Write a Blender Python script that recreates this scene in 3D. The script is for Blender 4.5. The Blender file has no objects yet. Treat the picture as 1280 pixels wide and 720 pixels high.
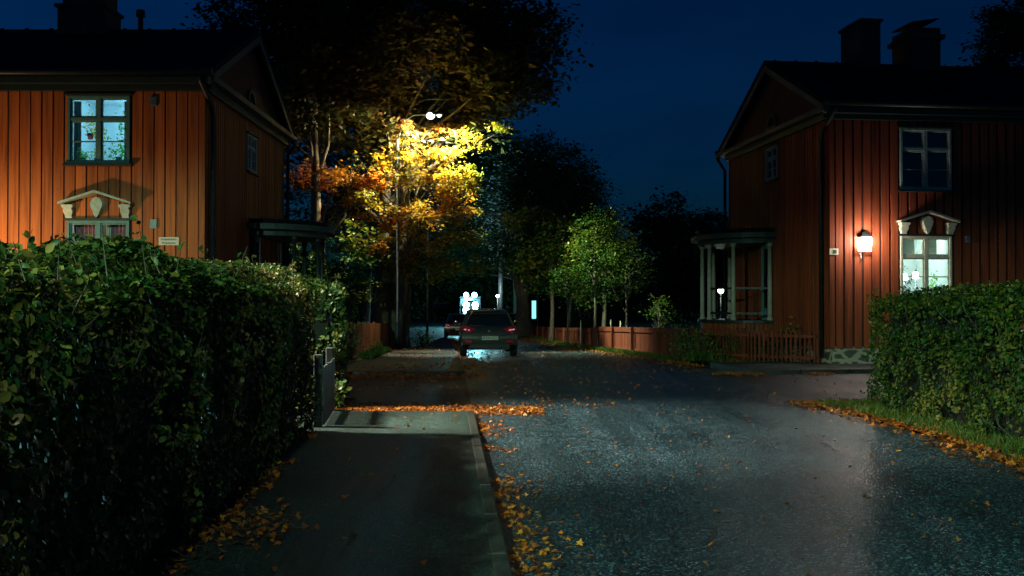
import bpy, bmesh, math, random
import numpy as np
from mathutils import Vector, Matrix, noise

random.seed(7)
RNG = np.random.default_rng(11)
R = math.radians
SC = bpy.context.scene
COL = SC.collection
F = 1244.0            # focal length in photo pixels
H = 1.6

# ------------------------------------------------------------------ helpers
def tag(o, label=None, cat=None, group=None, kind=None):
    if label: o['label'] = label
    if cat: o['category'] = cat
    if group: o['group'] = group
    if kind: o['kind'] = kind
    return o

def empty(name, loc=(0, 0, 0), rz=0.0):
    o = bpy.data.objects.new(name, None)
    COL.objects.link(o)
    o.location = loc
    o.rotation_euler = (0, 0, rz)
    o.empty_display_size = 0.2
    return o

def link_mesh(name, me, mat, parent=None, smooth=False):
    if mat is not None:
        for m in (mat if isinstance(mat, (list, tuple)) else [mat]):
            me.materials.append(m)
    if smooth:
        me.polygons.foreach_set('use_smooth', [True] * len(me.polygons))
    o = bpy.data.objects.new(name, me)
    COL.objects.link(o)
    if parent is not None:
        o.parent = parent
    return o

def copy_tree(o, parent=None):
    c = o.copy()
    COL.objects.link(c)
    c.parent = parent
    for ch in [k for k in bpy.data.objects if k.parent == o]:
        copy_tree(ch, c)
    return c

class MB:
    """collects shapes and links them as one mesh object"""
    def __init__(s):
        s.v = []; s.f = []; s.sm = []
    def add(s, vs, fs, smooth=False):
        n = len(s.v)
        s.v += [tuple(p) for p in vs]
        s.f += [tuple(i + n for i in f) for f in fs]
        s.sm += [smooth] * len(fs)
        return s
    def box(s, a, b, M=None):
        x0, y0, z0 = [min(a[i], b[i]) for i in range(3)]
        x1, y1, z1 = [max(a[i], b[i]) for i in range(3)]
        vs = [(x0, y0, z0), (x1, y0, z0), (x1, y1, z0), (x0, y1, z0),
              (x0, y0, z1), (x1, y0, z1), (x1, y1, z1), (x0, y1, z1)]
        if M is not None: vs = [M @ Vector(p) for p in vs]
        return s.add(vs, [(0, 3, 2, 1), (4, 5, 6, 7), (0, 1, 5, 4), (1, 2, 6, 5), (2, 3, 7, 6), (3, 0, 4, 7)])
    def hexa(s, p):      # 8 points bottom ring then top ring
        return s.add(p, [(0, 3, 2, 1), (4, 5, 6, 7), (0, 1, 5, 4), (1, 2, 6, 5), (2, 3, 7, 6), (3, 0, 4, 7)])
    def tube(s, pts, rad, n=10, caps=True):
        pts = [Vector(p) for p in pts]
        if not isinstance(rad, (list, tuple)): rad = [rad] * len(pts)
        vs = []; fs = []
        prev = None
        for i, p in enumerate(pts):
            d = (pts[min(i + 1, len(pts) - 1)] - pts[max(i - 1, 0)])
            if d.length < 1e-7: d = Vector((0, 0, 1))
            d.normalize()
            if prev is None:
                a = Vector((1, 0, 0)) if abs(d.x) < .9 else Vector((0, 1, 0))
                u = (a - d * a.dot(d)).normalized()
            else:
                u = (prev - d * prev.dot(d)).normalized()
            prev = u
            w = d.cross(u)
            for k in range(n):
                t = 2 * math.pi * k / n
                vs.append(p + (u * math.cos(t) + w * math.sin(t)) * rad[i])
        for i in range(len(pts) - 1):
            for k in range(n):
                fs.append((i * n + k, i * n + (k + 1) % n, (i + 1) * n + (k + 1) % n, (i + 1) * n + k))
        s.add(vs, fs, True)
        if caps:
            n0 = len(s.v) - len(vs)
            s.f.append(tuple(n0 + k for k in range(n - 1, -1, -1))); s.sm.append(False)
            s.f.append(tuple(n0 + (len(pts) - 1) * n + k for k in range(n))); s.sm.append(False)
        return s
    def prism(s, poly, a, b, axis='y'):
        """poly of 2D points extruded between a and b along axis"""
        n = len(poly)
        def P(p, t):
            if axis == 'y': return (p[0], t, p[1])
            if axis == 'x': return (t, p[0], p[1])
            return (p[0], p[1], t)
        vs = [P(p, a) for p in poly] + [P(p, b) for p in poly]
        fs = [tuple(range(n)), tuple(range(2 * n - 1, n - 1, -1))]
        fs += [(i, (i + 1) % n, n + (i + 1) % n, n + i) for i in range(n)]
        return s.add(vs, fs)
    def ball(s, c, r, n=12, m=8, sc=(1, 1, 1)):
        vs = []; fs = []
        for j in range(m + 1):
            ph = math.pi * j / m
            for k in range(n):
                t = 2 * math.pi * k / n
                vs.append((c[0] + r * sc[0] * math.sin(ph) * math.cos(t), c[1] + r * sc[1] * math.sin(ph) * math.sin(t), c[2] + r * sc[2] * math.cos(ph)))
        for j in range(m):
            for k in range(n):
                fs.append((j * n + k, j * n + (k + 1) % n, (j + 1) * n + (k + 1) % n, (j + 1) * n + k))
        return s.add(vs, fs, True)
    def build(s, name, mat, parent=None, bevel=0.0, map=None, recalc=True):
        me = bpy.data.meshes.new(name)
        vs = [map(p) for p in s.v] if map else s.v
        me.from_pydata(vs, [], s.f)
        me.polygons.foreach_set('use_smooth', s.sm)
        if recalc:
            bm = bmesh.new(); bm.from_mesh(me)
            bmesh.ops.recalc_face_normals(bm, faces=bm.faces)
            bm.to_mesh(me); bm.free()
        me.update()
        o = link_mesh(name, me, mat, parent)
        if bevel:
            b = o.modifiers.new('edge', 'BEVEL'); b.width = bevel; b.segments = 2; b.limit_method = 'ANGLE'
        return o

# ------------------------------------------------------------------ materials
def mat_new(name):
    m = bpy.data.materials.new(name); m.use_nodes = True
    nt = m.node_tree
    b = nt.nodes['Principled BSDF']
    return m, nt, b

def N(nt, typ, **kw):
    n = nt.nodes.new(typ)
    for k, v in kw.items():
        if k.startswith('i_'): n.inputs[k[2:].replace('_', ' ')].default_value = v
        else: setattr(n, k, v)
    return n

def ramp(nt, stops, interp='LINEAR'):
    r = nt.nodes.new('ShaderNodeValToRGB')
    r.color_ramp.interpolation = interp
    e = r.color_ramp.elements
    while len(e) > 1: e.remove(e[0])
    e[0].position = stops[0][0]; e[0].color = (*stops[0][1], 1)
    for p, c in stops[1:]:
        x = e.new(p); x.color = (*c, 1)
    return r

def simple(name, col, rough=.6, metal=0.0, spec=.5, var=.25, scale=6.0, bump=0.0, bscale=40.0):
    m, nt, b = mat_new(name)
    b.inputs['Roughness'].default_value = rough
    b.inputs['Metallic'].default_value = metal
    b.inputs['Specular IOR Level'].default_value = spec
    tc = N(nt, 'ShaderNodeTexCoord')
    no = N(nt, 'ShaderNodeTexNoise'); no.inputs['Scale'].default_value = scale; no.inputs['Detail'].default_value = 6
    nt.links.new(tc.outputs['Object'], no.inputs['Vector'])
    rp = ramp(nt, [(.3, tuple(c * (1 - var) for c in col)), (.7, tuple(min(1, c * (1 + var)) for c in col))])
    nt.links.new(no.outputs['Fac'], rp.inputs['Fac'])
    nt.links.new(rp.outputs['Color'], b.inputs['Base Color'])
    if bump:
        n2 = N(nt, 'ShaderNodeTexNoise'); n2.inputs['Scale'].default_value = bscale; n2.inputs['Detail'].default_value = 5
        nt.links.new(tc.outputs['Object'], n2.inputs['Vector'])
        bp = N(nt, 'ShaderNodeBump'); bp.inputs['Strength'].default_value = bump; bp.inputs['Distance'].default_value = .01
        nt.links.new(n2.outputs['Fac'], bp.inputs['Height'])
        nt.links.new(bp.outputs['Normal'], b.inputs['Normal'])
    return m

def emit(name, col, st):
    m, nt, b = mat_new(name)
    b.inputs['Base Color'].default_value = (.8, .8, .8, 1)
    b.inputs['Emission Color'].default_value = (*col, 1)
    b.inputs['Emission Strength'].default_value = st
    return m

def wood_paint(name, col, worn=.35):
    """painted vertical boards: tone differs from board to board, streaks along z"""
    m, nt, b = mat_new(name)
    tc = N(nt, 'ShaderNodeTexCoord')
    g = N(nt, 'ShaderNodeNewGeometry')
    mp = N(nt, 'ShaderNodeMapping'); mp.inputs['Scale'].default_value = (14, 14, .7)
    nt.links.new(tc.outputs['Object'], mp.inputs['Vector'])
    no = N(nt, 'ShaderNodeTexNoise'); no.inputs['Scale'].default_value = 1.0; no.inputs['Detail'].default_value = 8; no.inputs['Roughness'].default_value = .6
    nt.links.new(mp.outputs['Vector'], no.inputs['Vector'])
    r1 = ramp(nt, [(.28, tuple(c * .45 for c in col)), (.5, col), (.75, tuple(min(1, c * 1.35) for c in col))])
    nt.links.new(no.outputs['Fac'], r1.inputs['Fac'])
    r2 = ramp(nt, [(0, (1 - worn,) * 3), (1, (1, 1, 1))])
    nt.links.new(g.outputs['Random Per Island'], r2.inputs['Fac'])
    mx = N(nt, 'ShaderNodeMix', data_type='RGBA', blend_type='MULTIPLY'); mx.inputs[0].default_value = 1
    nt.links.new(r1.outputs['Color'], mx.inputs[6]); nt.links.new(r2.outputs['Color'], mx.inputs[7])
    # knots
    vo = N(nt, 'ShaderNodeTexVoronoi'); vo.inputs['Scale'].default_value = 1.0
    mp2 = N(nt, 'ShaderNodeMapping'); mp2.inputs['Scale'].default_value = (4.5, 4.5, 1.7)
    nt.links.new(tc.outputs['Object'], mp2.inputs['Vector']); nt.links.new(mp2.outputs['Vector'], vo.inputs['Vector'])
    r3 = ramp(nt, [(0, (.45, .42, .4)), (.07, (1, 1, 1))])
    nt.links.new(vo.outputs['Distance'], r3.inputs['Fac'])
    mx2 = N(nt, 'ShaderNodeMix', data_type='RGBA', blend_type='MULTIPLY'); mx2.inputs[0].default_value = .8
    nt.links.new(mx.outputs[2], mx2.inputs[6]); nt.links.new(r3.outputs['Color'], mx2.inputs[7])
    nt.links.new(mx2.outputs[2], b.inputs['Base Color'])
    b.inputs['Roughness'].default_value = .62
    b.inputs['Specular IOR Level'].default_value = .3
    bp = N(nt, 'ShaderNodeBump'); bp.inputs['Strength'].default_value = .6; bp.inputs['Distance'].default_value = .006
    nt.links.new(no.outputs['Fac'], bp.inputs['Height']); nt.links.new(bp.outputs['Normal'], b.inputs['Normal'])
    return m

def leaf_mat(name, cols, rough=.35, trans=.35, nscale=.5, spec=.5, isl=.5):
    """leaf colours vary by leaf and by larger patches"""
    m, nt, b = mat_new(name)
    g = N(nt, 'ShaderNodeNewGeometry')
    tc = N(nt, 'ShaderNodeTexCoord')
    no = N(nt, 'ShaderNodeTexNoise'); no.inputs['Scale'].default_value = nscale; no.inputs['Detail'].default_value = 3
    nt.links.new(tc.outputs['Object'], no.inputs['Vector'])
    ma = N(nt, 'ShaderNodeMath', operation='MULTIPLY'); ma.inputs[1].default_value = isl
    nt.links.new(g.outputs['Random Per Island'], ma.inputs[0])
    mb = N(nt, 'ShaderNodeMath', operation='MULTIPLY_ADD'); mb.inputs[1].default_value = 1.6; mb.inputs[2].default_value = -.3 - isl * .5
    nt.links.new(no.outputs['Fac'], mb.inputs[0])
    mc = N(nt, 'ShaderNodeMath', operation='ADD'); mc.use_clamp = True
    nt.links.new(ma.outputs[0], mc.inputs[0]); nt.links.new(mb.outputs[0], mc.inputs[1])
    rp = ramp(nt, cols)
    nt.links.new(mc.outputs[0], rp.inputs['Fac'])
    nt.links.new(rp.outputs['Color'], b.inputs['Base Color'])
    b.inputs['Roughness'].default_value = rough
    b.inputs['Specular IOR Level'].default_value = spec
    tr = N(nt, 'ShaderNodeBsdfTranslucent')
    nt.links.new(rp.outputs['Color'], tr.inputs['Color'])
    mix = N(nt, 'ShaderNodeMixShader'); mix.inputs[0].default_value = trans
    out = nt.nodes['Material Output']
    nt.links.new(b.outputs[0], mix.inputs[1]); nt.links.new(tr.outputs[0], mix.inputs[2])
    nt.links.new(mix.outputs[0], out.inputs['Surface'])
    return m

def bark_mat(name, col):
    m, nt, b = mat_new(name)
    tc = N(nt, 'ShaderNodeTexCoord')
    mp = N(nt, 'ShaderNodeMapping'); mp.inputs['Scale'].default_value = (9, 9, 1.6)
    nt.links.new(tc.outputs['Object'], mp.inputs['Vector'])
    no = N(nt, 'ShaderNodeTexNoise'); no.inputs['Scale'].default_value = 1.5; no.inputs['Detail'].default_value = 8; no.inputs['Roughness'].default_value = .7
    nt.links.new(mp.outputs['Vector'], no.inputs['Vector'])
    rp = ramp(nt, [(.35, tuple(c * .35 for c in col)), (.6, col), (.8, tuple(c * 1.4 for c in col))])
    nt.links.new(no.outputs['Fac'], rp.inputs['Fac']); nt.links.new(rp.outputs['Color'], b.inputs['Base Color'])
    b.inputs['Roughness'].default_value = .85
    bp = N(nt, 'ShaderNodeBump'); bp.inputs['Strength'].default_value = .9; bp.inputs['Distance'].default_value = .04
    nt.links.new(no.outputs['Fac'], bp.inputs['Height']); nt.links.new(bp.outputs['Normal'], b.inputs['Normal'])
    return m

def glass_mat(name, tint=(.75, .9, .9), gloss=.12):
    m = bpy.data.materials.new(name); m.use_nodes = True
    nt = m.node_tree; nt.nodes.clear()
    out = N(nt, 'ShaderNodeOutputMaterial')
    tr = N(nt, 'ShaderNodeBsdfTransparent'); tr.inputs['Color'].default_value = (*tint, 1)
    gl = N(nt, 'ShaderNodeBsdfGlossy'); gl.inputs['Roughness'].default_value = .04; gl.inputs['Color'].default_value = (.9, .95, 1, 1)
    mx = N(nt, 'ShaderNodeMixShader'); mx.inputs[0].default_value = gloss
    nt.links.new(tr.outputs[0], mx.inputs[1]); nt.links.new(gl.outputs[0], mx.inputs[2]); nt.links.new(mx.outputs[0], out.inputs[0])
    return m

def asphalt(name, c0, c1, r0, r1, bstr,  patches=None, bscale=70, bdist=.006, stain=.5):
    """wet asphalt: stone chips, damp patches of different gloss"""
    m, nt, b = mat_new(name)
    tc = N(nt, 'ShaderNodeTexCoord')
    big = N(nt, 'ShaderNodeTexNoise'); big.inputs['Scale'].default_value = .55; big.inputs['Detail'].default_value = 7; big.inputs['Roughness'].default_value = .62
    nt.links.new(tc.outputs['Object'], big.inputs['Vector'])
    chips = N(nt, 'ShaderNodeTexVoronoi'); chips.inputs['Scale'].default_value = bscale
    nt.links.new(tc.outputs['Object'], chips.inputs['Vector'])
    rc = ramp(nt, [(0, tuple(c * .45 for c in c0)), (.7, c0), (.9, c1), (1, tuple(min(1, c * 2.6) for c in c1))])
    sep = N(nt, 'ShaderNodeSeparateColor')
    nt.links.new(chips.outputs['Color'], sep.inputs['Color']); nt.links.new(sep.outputs[0], rc.inputs['Fac'])
    rb = ramp(nt, [(.35, (1 - stain,) * 3), (.62, (1, 1, 1))])
    nt.links.new(big.outputs['Fac'], rb.inputs['Fac'])
    mx = N(nt, 'ShaderNodeMix', data_type='RGBA', blend_type='MULTIPLY'); mx.inputs[0].default_value = 1
    nt.links.new(rc.outputs['Color'], mx.inputs[6]); nt.links.new(rb.outputs['Color'], mx.inputs[7])
    mpt = N(nt, 'ShaderNodeMapping'); mpt.inputs['Scale'].default_value = (2.2, .12, 1)
    nt.links.new(tc.outputs['Object'], mpt.inputs['Vector'])
    trk = N(nt, 'ShaderNodeTexNoise'); trk.inputs['Scale'].default_value = 1; trk.inputs['Detail'].default_value = 6; trk.inputs['Roughness'].default_value = .65
    nt.links.new(mpt.outputs['Vector'], trk.inputs['Vector'])
    rt = ramp(nt, [(.35, (.55, .55, .55)), (.65, (1.0, 1.0, 1.0))]); nt.links.new(trk.outputs['Fac'], rt.inputs['Fac'])
    mxt = N(nt, 'ShaderNodeMix', data_type='RGBA', blend_type='MULTIPLY'); mxt.inputs[0].default_value = .8
    nt.links.new(mx.outputs[2], mxt.inputs[6]); nt.links.new(rt.outputs['Color'], mxt.inputs[7])
    # hairline cracks
    wn = N(nt, 'ShaderNodeTexNoise'); wn.inputs['Scale'].default_value = 2.5; nt.links.new(tc.outputs['Object'], wn.inputs['Vector'])
    wv_ = N(nt, 'ShaderNodeVectorMath', operation='MULTIPLY_ADD'); wv_.inputs[1].default_value = (.7, .7, 0)
    nt.links.new(wn.outputs['Color'], wv_.inputs[0]); nt.links.new(tc.outputs['Object'], wv_.inputs[2])
    ck = N(nt, 'ShaderNodeTexVoronoi', feature='DISTANCE_TO_EDGE'); ck.inputs['Scale'].default_value = .32; nt.links.new(wv_.outputs[0], ck.inputs['Vector'])
    rk = ramp(nt, [(0, (.35, .35, .35)), (.006, (1, 1, 1))]); nt.links.new(ck.outputs['Distance'], rk.inputs['Fac'])
    mxk = N(nt, 'ShaderNodeMix', data_type='RGBA', blend_type='MULTIPLY'); mxk.inputs[0].default_value = 1
    nt.links.new(mxt.outputs[2], mxk.inputs[6]); nt.links.new(rk.outputs['Color'], mxk.inputs[7])
    nt.links.new(mxk.outputs[2], b.inputs['Base Color'])
    rr = N(nt, 'ShaderNodeMapRange'); rr.inputs[1].default_value = .35; rr.inputs[2].default_value = .65; rr.inputs[3].default_value = r0; rr.inputs[4].default_value = r1
    av = N(nt, 'ShaderNodeMath', operation='MULTIPLY_ADD'); av.inputs[1].default_value = .6; nt.links.new(trk.outputs['Fac'], av.inputs[0])
    hv = N(nt, 'ShaderNodeMath', operation='MULTIPLY'); hv.inputs[1].default_value = .4; nt.links.new(big.outputs['Fac'], hv.inputs[0]); nt.links.new(hv.outputs[0], av.inputs[2])
    nt.links.new(av.outputs[0], rr.inputs[0]); nt.links.new(rr.outputs[0], b.inputs['Roughness'])
    n2 = N(nt, 'ShaderNodeTexNoise'); n2.inputs['Scale'].default_value = bscale * .9; n2.inputs['Detail'].default_value = 4; n2.inputs['Roughness'].default_value = .75
    nt.links.new(tc.outputs['Object'], n2.inputs['Vector'])
    ad = N(nt, 'ShaderNodeMath', operation='SUBTRACT'); nt.links.new(n2.outputs['Fac'], ad.inputs[0]); nt.links.new(chips.outputs['Distance'], ad.inputs[1])
    bp = N(nt, 'ShaderNodeBump'); bp.inputs['Strength'].default_value = bstr; bp.inputs['Distance'].default_value = bdist
    nt.links.new(ad.outputs[0], bp.inputs['Height']); nt.links.new(bp.outputs['Normal'], b.inputs['Normal'])
    b.inputs['Specular IOR Level'].default_value = .6
    return m

M = {}
M['road'] = asphalt('wet_road_asphalt', (.020, .048, .062), (.085, .17, .20), 0.24, .50, 1.0, bscale=68, stain=.35)
M['side_road'] = asphalt('wet_side_street_asphalt', (.018, .034, .044), (.05, .08, .10), .45, .7, .8)
M['pave'] = asphalt('pavement_asphalt', (.024, .058, .046), (.07, .13, .105), .40, .66, .55, bscale=95, stain=.7)
M['kerb'] = simple('kerb_granite', (.03, .035, .028), .55, var=.6, scale=5, bump=.5, bscale=60)
M['soil'] = simple('dark_soil', (.02, .022, .012), .9, var=.5, scale=3, bump=.8, bscale=25)
M['wall_l'] = wood_paint('lit_red_boards', (.52, .145, .032), .34)  # brighter copy of the red boards, lamplight put into the colour
M['wall_r'] = wood_paint('dim_red_boards', (.34, .075, .026), .36)  # same red boards, darker copy for the dimly lit house
M['wall_gap'] = simple('dark_gap_board', (.05, .012, .007), .8)
M['fence_red'] = wood_paint('fence_red_paint', (.24, .058, .028), .4)
M['fence_orange'] = wood_paint('fence_orange_paint', (.52, .21, .07), .4)
M['frame_teal'] = simple('teal_window_paint', (.10, .24, .22), .45, var=.2, scale=12)
M['frame_cream'] = simple('cream_window_paint', (.50, .52, .40), .5, var=.15, scale=12)
M['frame_grey'] = simple('grey_green_paint', (.36, .47, .39), .5, var=.2, scale=12)
M['trim_dark'] = simple('dark_green_trim', (.014, .026, .022), .5, var=.3)
M['cornice'] = simple('cornice_green', (.04, .07, .06), .55, var=.25)
M['roof'] = simple('dark_roof_sheet', (.012, .012, .012), .85, spec=.1, var=.3, scale=2)
M['chimney'] = simple('chimney_plaster', (.035, .03, .028), .8, var=.3, bump=.4)
M['metal'] = simple('galvanised_metal', (.22, .25, .25), .45, metal=.6, var=.2)
M['metal_dark'] = simple('dark_metal', (.03, .035, .035), .45, metal=.5, var=.3)
M['pole'] = simple('grey_pole_paint', (.09, .12, .12), .5, metal=.3, var=.3, scale=4)
M['column'] = simple('cream_column_paint', (.42, .42, .30), .5, var=.15)
M['stone'] = None
M['interior'] = simple('pale_interior', (.6, .68, .7), .8, var=.05)
M['interior_dark'] = simple('dim_interior', (.06, .07, .07), .8)
M['curtain_pink'] = simple('pink_curtain', (.55, .22, .25), .9, var=.4, scale=14)
M['curtain_white'] = simple('white_curtain', (.75, .76, .72), .9, var=.08)
M['glass'] = glass_mat('window_glass')
M['glass_dark'] = glass_mat('dark_window_glass', (.35, .42, .38), .05)
M['sign_white'] = simple('white_sign_enamel', (.75, .72, .55), .5, var=.04)
M['ink'] = simple('black_ink', (.03, .035, .03), .6, var=.1)
M['white'] = simple('white_paint', (.75, .76, .74), .5, var=.08)
M['gate'] = wood_paint('weathered_grey_boards', (.12, .145, .14), .35)
M['bark'] = bark_mat('rough_bark', (.20, .18, .12))
M['bark_pale'] = bark_mat('pale_bark', (.26, .20, .12))
M['hedge_leaf'] = leaf_mat('hedge_leaves', [(0, (.008, .036, .008)), (.4, (.026, .078, .012)), (.68, (.10, .13, .022)), (.86, (.24, .20, .035)), (1, (.22, .13, .05))], .46, .18, .9, .26, isl=.7)
M['hedge_leaf_r'] = leaf_mat('box_hedge_leaves', [(0, (.010, .05, .008)), (.45, (.040, .11, .012)), (.72, (.15, .17, .02)), (1, (.22, .2, .04))], .46, .18, 1.1, .26, isl=.7)
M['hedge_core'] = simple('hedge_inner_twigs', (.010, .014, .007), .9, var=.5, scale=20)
M['twig'] = simple('hedge_twigs', (.09, .08, .05), .7)
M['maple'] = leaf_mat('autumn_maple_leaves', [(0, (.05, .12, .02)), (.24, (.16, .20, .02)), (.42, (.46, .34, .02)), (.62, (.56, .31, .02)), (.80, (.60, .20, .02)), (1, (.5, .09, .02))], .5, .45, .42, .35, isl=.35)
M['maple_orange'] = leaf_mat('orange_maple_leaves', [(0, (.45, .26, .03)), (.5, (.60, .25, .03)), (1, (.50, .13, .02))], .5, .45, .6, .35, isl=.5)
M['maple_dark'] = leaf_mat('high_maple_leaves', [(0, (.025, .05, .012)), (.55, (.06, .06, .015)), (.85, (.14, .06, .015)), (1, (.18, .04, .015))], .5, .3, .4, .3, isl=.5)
M['green'] = leaf_mat('green_tree_leaves', [(0, (.025, .09, .02)), (.45, (.07, .18, .03)), (.75, (.22, .26, .03)), (1, (.42, .32, .03))], .45, .35, .5, .35, isl=.5)
M['dark_green'] = leaf_mat('dark_tree_leaves', [(0, (.012, .035, .015)), (.7, (.035, .07, .02)), (1, (.09, .09, .02))], .5, .3, .4, .3, isl=.5)
M['grass'] = leaf_mat('grass_blades', [(0, (.03, .09, .015)), (.6, (.07, .15, .02)), (1, (.2, .2, .04))], .5, .3, 1.5, .3)
M['litter'] = leaf_mat('fallen_leaf_colours', [(0, (.12, .035, .012)), (.3, (.42, .10, .012)), (.6, (.68, .20, .018)), (.85, (.66, .30, .03)), (1, (.35, .08, .02))], .42, .15, 2.0, .4, isl=.9)
M['litter2'] = leaf_mat('fallen_brown_leaf_colours', [(0, (.06, .03, .012)), (.3, (.2, .06, .015)), (.6, (.34, .12, .02)), (.85, (.42, .18, .03)), (1, (.2, .06, .015))], .42, .15, 2.0, .4, isl=.9)

def stone_mat():
    m, nt, b = mat_new('rubble_stone_foundation')
    tc = N(nt, 'ShaderNodeTexCoord')
    mp = N(nt, 'ShaderNodeMapping'); mp.inputs['Scale'].default_value = (3.0, 3.0, 5.0)
    nt.links.new(tc.outputs['Object'], mp.inputs['Vector'])
    nz = N(nt, 'ShaderNodeTexNoise'); nz.inputs['Scale'].default_value = 4
    nt.links.new(mp.outputs['Vector'], nz.inputs['Vector'])
    mv = N(nt, 'ShaderNodeVectorMath', operation='MULTIPLY_ADD'); mv.inputs[1].default_value = (.25, .25, .25)
    nt.links.new(nz.outputs['Color'], mv.inputs[0]); nt.links.new(mp.outputs['Vector'], mv.inputs[2])
    v = N(nt, 'ShaderNodeTexVoronoi', feature='DISTANCE_TO_EDGE'); v.inputs['Scale'].default_value = 1
    v2 = N(nt, 'ShaderNodeTexVoronoi'); v2.inputs['Scale'].default_value = 1
    nt.links.new(mv.outputs[0], v.inputs['Vector']); nt.links.new(mv.outputs[0], v2.inputs['Vector'])
    s = N(nt, 'ShaderNodeSeparateColor'); nt.links.new(v2.outputs['Color'], s.inputs[0])
    rc = ramp(nt, [(0, (.05, .065, .055)), (.5, (.10, .10, .075)), (1, (.16, .13, .09))])
    nt.links.new(s.outputs[0], rc.inputs[0])
    rm = ramp(nt, [(.10, (0, 0, 0)), (.16, (1, 1, 1))]); nt.links.new(v.outputs['Distance'], rm.inputs[0])
    mx = N(nt, 'ShaderNodeMix', data_type='RGBA'); mx.inputs[6].default_value = (.50, .46, .32, 1)
    nt.links.new(rm.outputs['Color'], mx.inputs[0]); nt.links.new(rc.outputs['Color'], mx.inputs[7])
    nt.links.new(mx.outputs[2], b.inputs['Base Color'])
    b.inputs['Roughness'].default_value = .7
    bp = N(nt, 'ShaderNodeBump'); bp.inputs['Strength'].default_value = .8; bp.inputs['Distance'].default_value = .03
    nt.links.new(v.outputs['Distance'], bp.inputs['Height']); nt.links.new(bp.outputs['Normal'], b.inputs['Normal'])
    return m
M['stone'] = stone_mat()

# ------------------------------------------------------------------ camera
cam = bpy.data.cameras.new('camera'); co = bpy.data.objects.new('camera', cam); COL.objects.link(co)
cam.sensor_width = 36; cam.lens = 36 * F / 1280
co.location = (0, 0, H)
co.rotation_euler = (R(90) + math.atan(16 / F), 0, 0)
cam.clip_start = .05; cam.clip_end = 1500
SC.camera = co

# ------------------------------------------------------------------ terrain and street geometry
def zg(y):
    if y < 22: return 0.0
    if y < 50: return -.02 * (y - 22)
    return -.56 - .01 * (min(y, 100) - 50)
YS = [-30, -10, 0, 6, 10, 13.8, 17, 20, 22, 24, 27, 31, 35, 40, 46, 50, 54, 58, 66, 75, 85, 100, 130, 180]
def kx(y):          # left kerb line
    x = .36 - .0643 * y
    if y > 28: x -= .012 * (y - 28)
    return x
def interp(pts, y):
    if y <= pts[0][0]: return pts[0][1]
    for (a, b), (c, d) in zip(pts, pts[1:]):
        if y <= c: return b + (d - b) * (y - a) / (c - a)
    return pts[-1][1]
RE = [(-30, 7.4), (0, 5.5), (9.3, 4.85), (11.4, 4.95), (13.5, 4.8), (15.1, 4.5), (15.2, 4.4), (23.0, 4.55), (24, 4.35), (28, 4.1), (34, 3.3), (40, 2.6), (64, .35), (75, -1.0), (100, -3.6), (180, -12)]
def rx(y): return interp(RE, y)

def strip(name, fl, fr, ys, dz, mat, nx=6, label=None):
    vs = []; fs = []
    for y in ys:
        a, b = fl(y), fr(y)
        for k in range(nx + 1):
            vs.append((a + (b - a) * k / nx, y, zg(y) + dz))
    for j in range(len(ys) - 1):
        for k in range(nx):
            i = j * (nx + 1) + k
            fs.append((i, i + 1, i + nx + 2, i + nx + 1))
    return tag(MB().add(vs, fs).build(name, mat, recalc=False), kind='structure')

gy = [-60, 0, 22, 50, 100, 200, 900]
strip('ground', lambda y: -500, lambda y: 500, gy, -.03, M['soil'], 4)
strip('road', kx, rx, YS, .012, M['road'])
# side street to the left of the junction and to the right
MB().add([(-40, 16.6, .004), (-2.55, 16.4, .004), (-2.5, 13.8, .006), (0, 13.8, .006), (0, 21.0, .006), (-40, 21.0, .004)],
         [(0, 1, 4, 5), (1, 2, 3, 4)]).build('side_street', M['side_road'])
bpy.data.objects['side_street']['kind'] = 'structure'
o = MB().add([(3.5, 15.3, .005), (4.6, 15.3, .005), (6.2, 15.7, .005), (40, 19.8, .005), (40, 25.6, .005), (5.2, 21.5, .005), (4.3, 22.2, .005), (3.5, 23.4, .005)],
             [tuple(range(8))]).build('side_street', M['side_road']); o['kind'] = 'structure'
# pavement, near left, with granite kerb
def kerb(name, pts, w, h, side=1):
    m = MB(); n = len(pts)
    step = []
    for i in range(n - 1):
        a, b = Vector(pts[i]), Vector(pts[i + 1])
        L = (b - a).length; k = max(1, int(L / 1.0))
        for j in range(k): step.append((a.lerp(b, j / k), a.lerp(b, (j + 1) / k)))
    for a, b in step:
        d = (b - a).normalized(); nrm = Vector((-d.y, d.x)) * side
        a2 = a + d * .012; b2 = b - d * .012
        q = [a2, b2, b2 + nrm * w, a2 + nrm * w]
        j = random.uniform(-.004, .004)
        m.hexa([(p.x, p.y, zg(p.y) - .05) for p in q] + [(p.x, p.y, zg(p.y) + h + j) for p in q])
    o = m.build(name, M['kerb'], bevel=.012)
    return tag(o, kind='structure')
kerb('kerb', [(kx(y), y) for y in (-12, 0, 6, 13.8)], .10, .085)
strip('pavement', lambda y: -3.4, lambda y: kx(y) - .10, [-12, 0, 5, 9, 13.8], .075, M['pave'])
MB().box((-3.2, 13.8, -.03), (-.64, 13.83, .070)).build('pavement_edge', M['kerb'])['kind'] = 'structure'
# far left pavement
ysf = [21.4, 22, 24, 27, 31, 36, 42, 50, 58, 70, 85, 100, 130]
kerb('kerb', [(kx(y), y) for y in ysf], .12, .09)
kerb('kerb', [(-4.6, 21.4), (kx(21.4) - .12, 21.4)], .12, .085)
strip('pavement', lambda y: kx(y) - 2.75, lambda y: kx(y) - .12, [21.53] + ysf[1:], .08, M['pave'])
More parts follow.
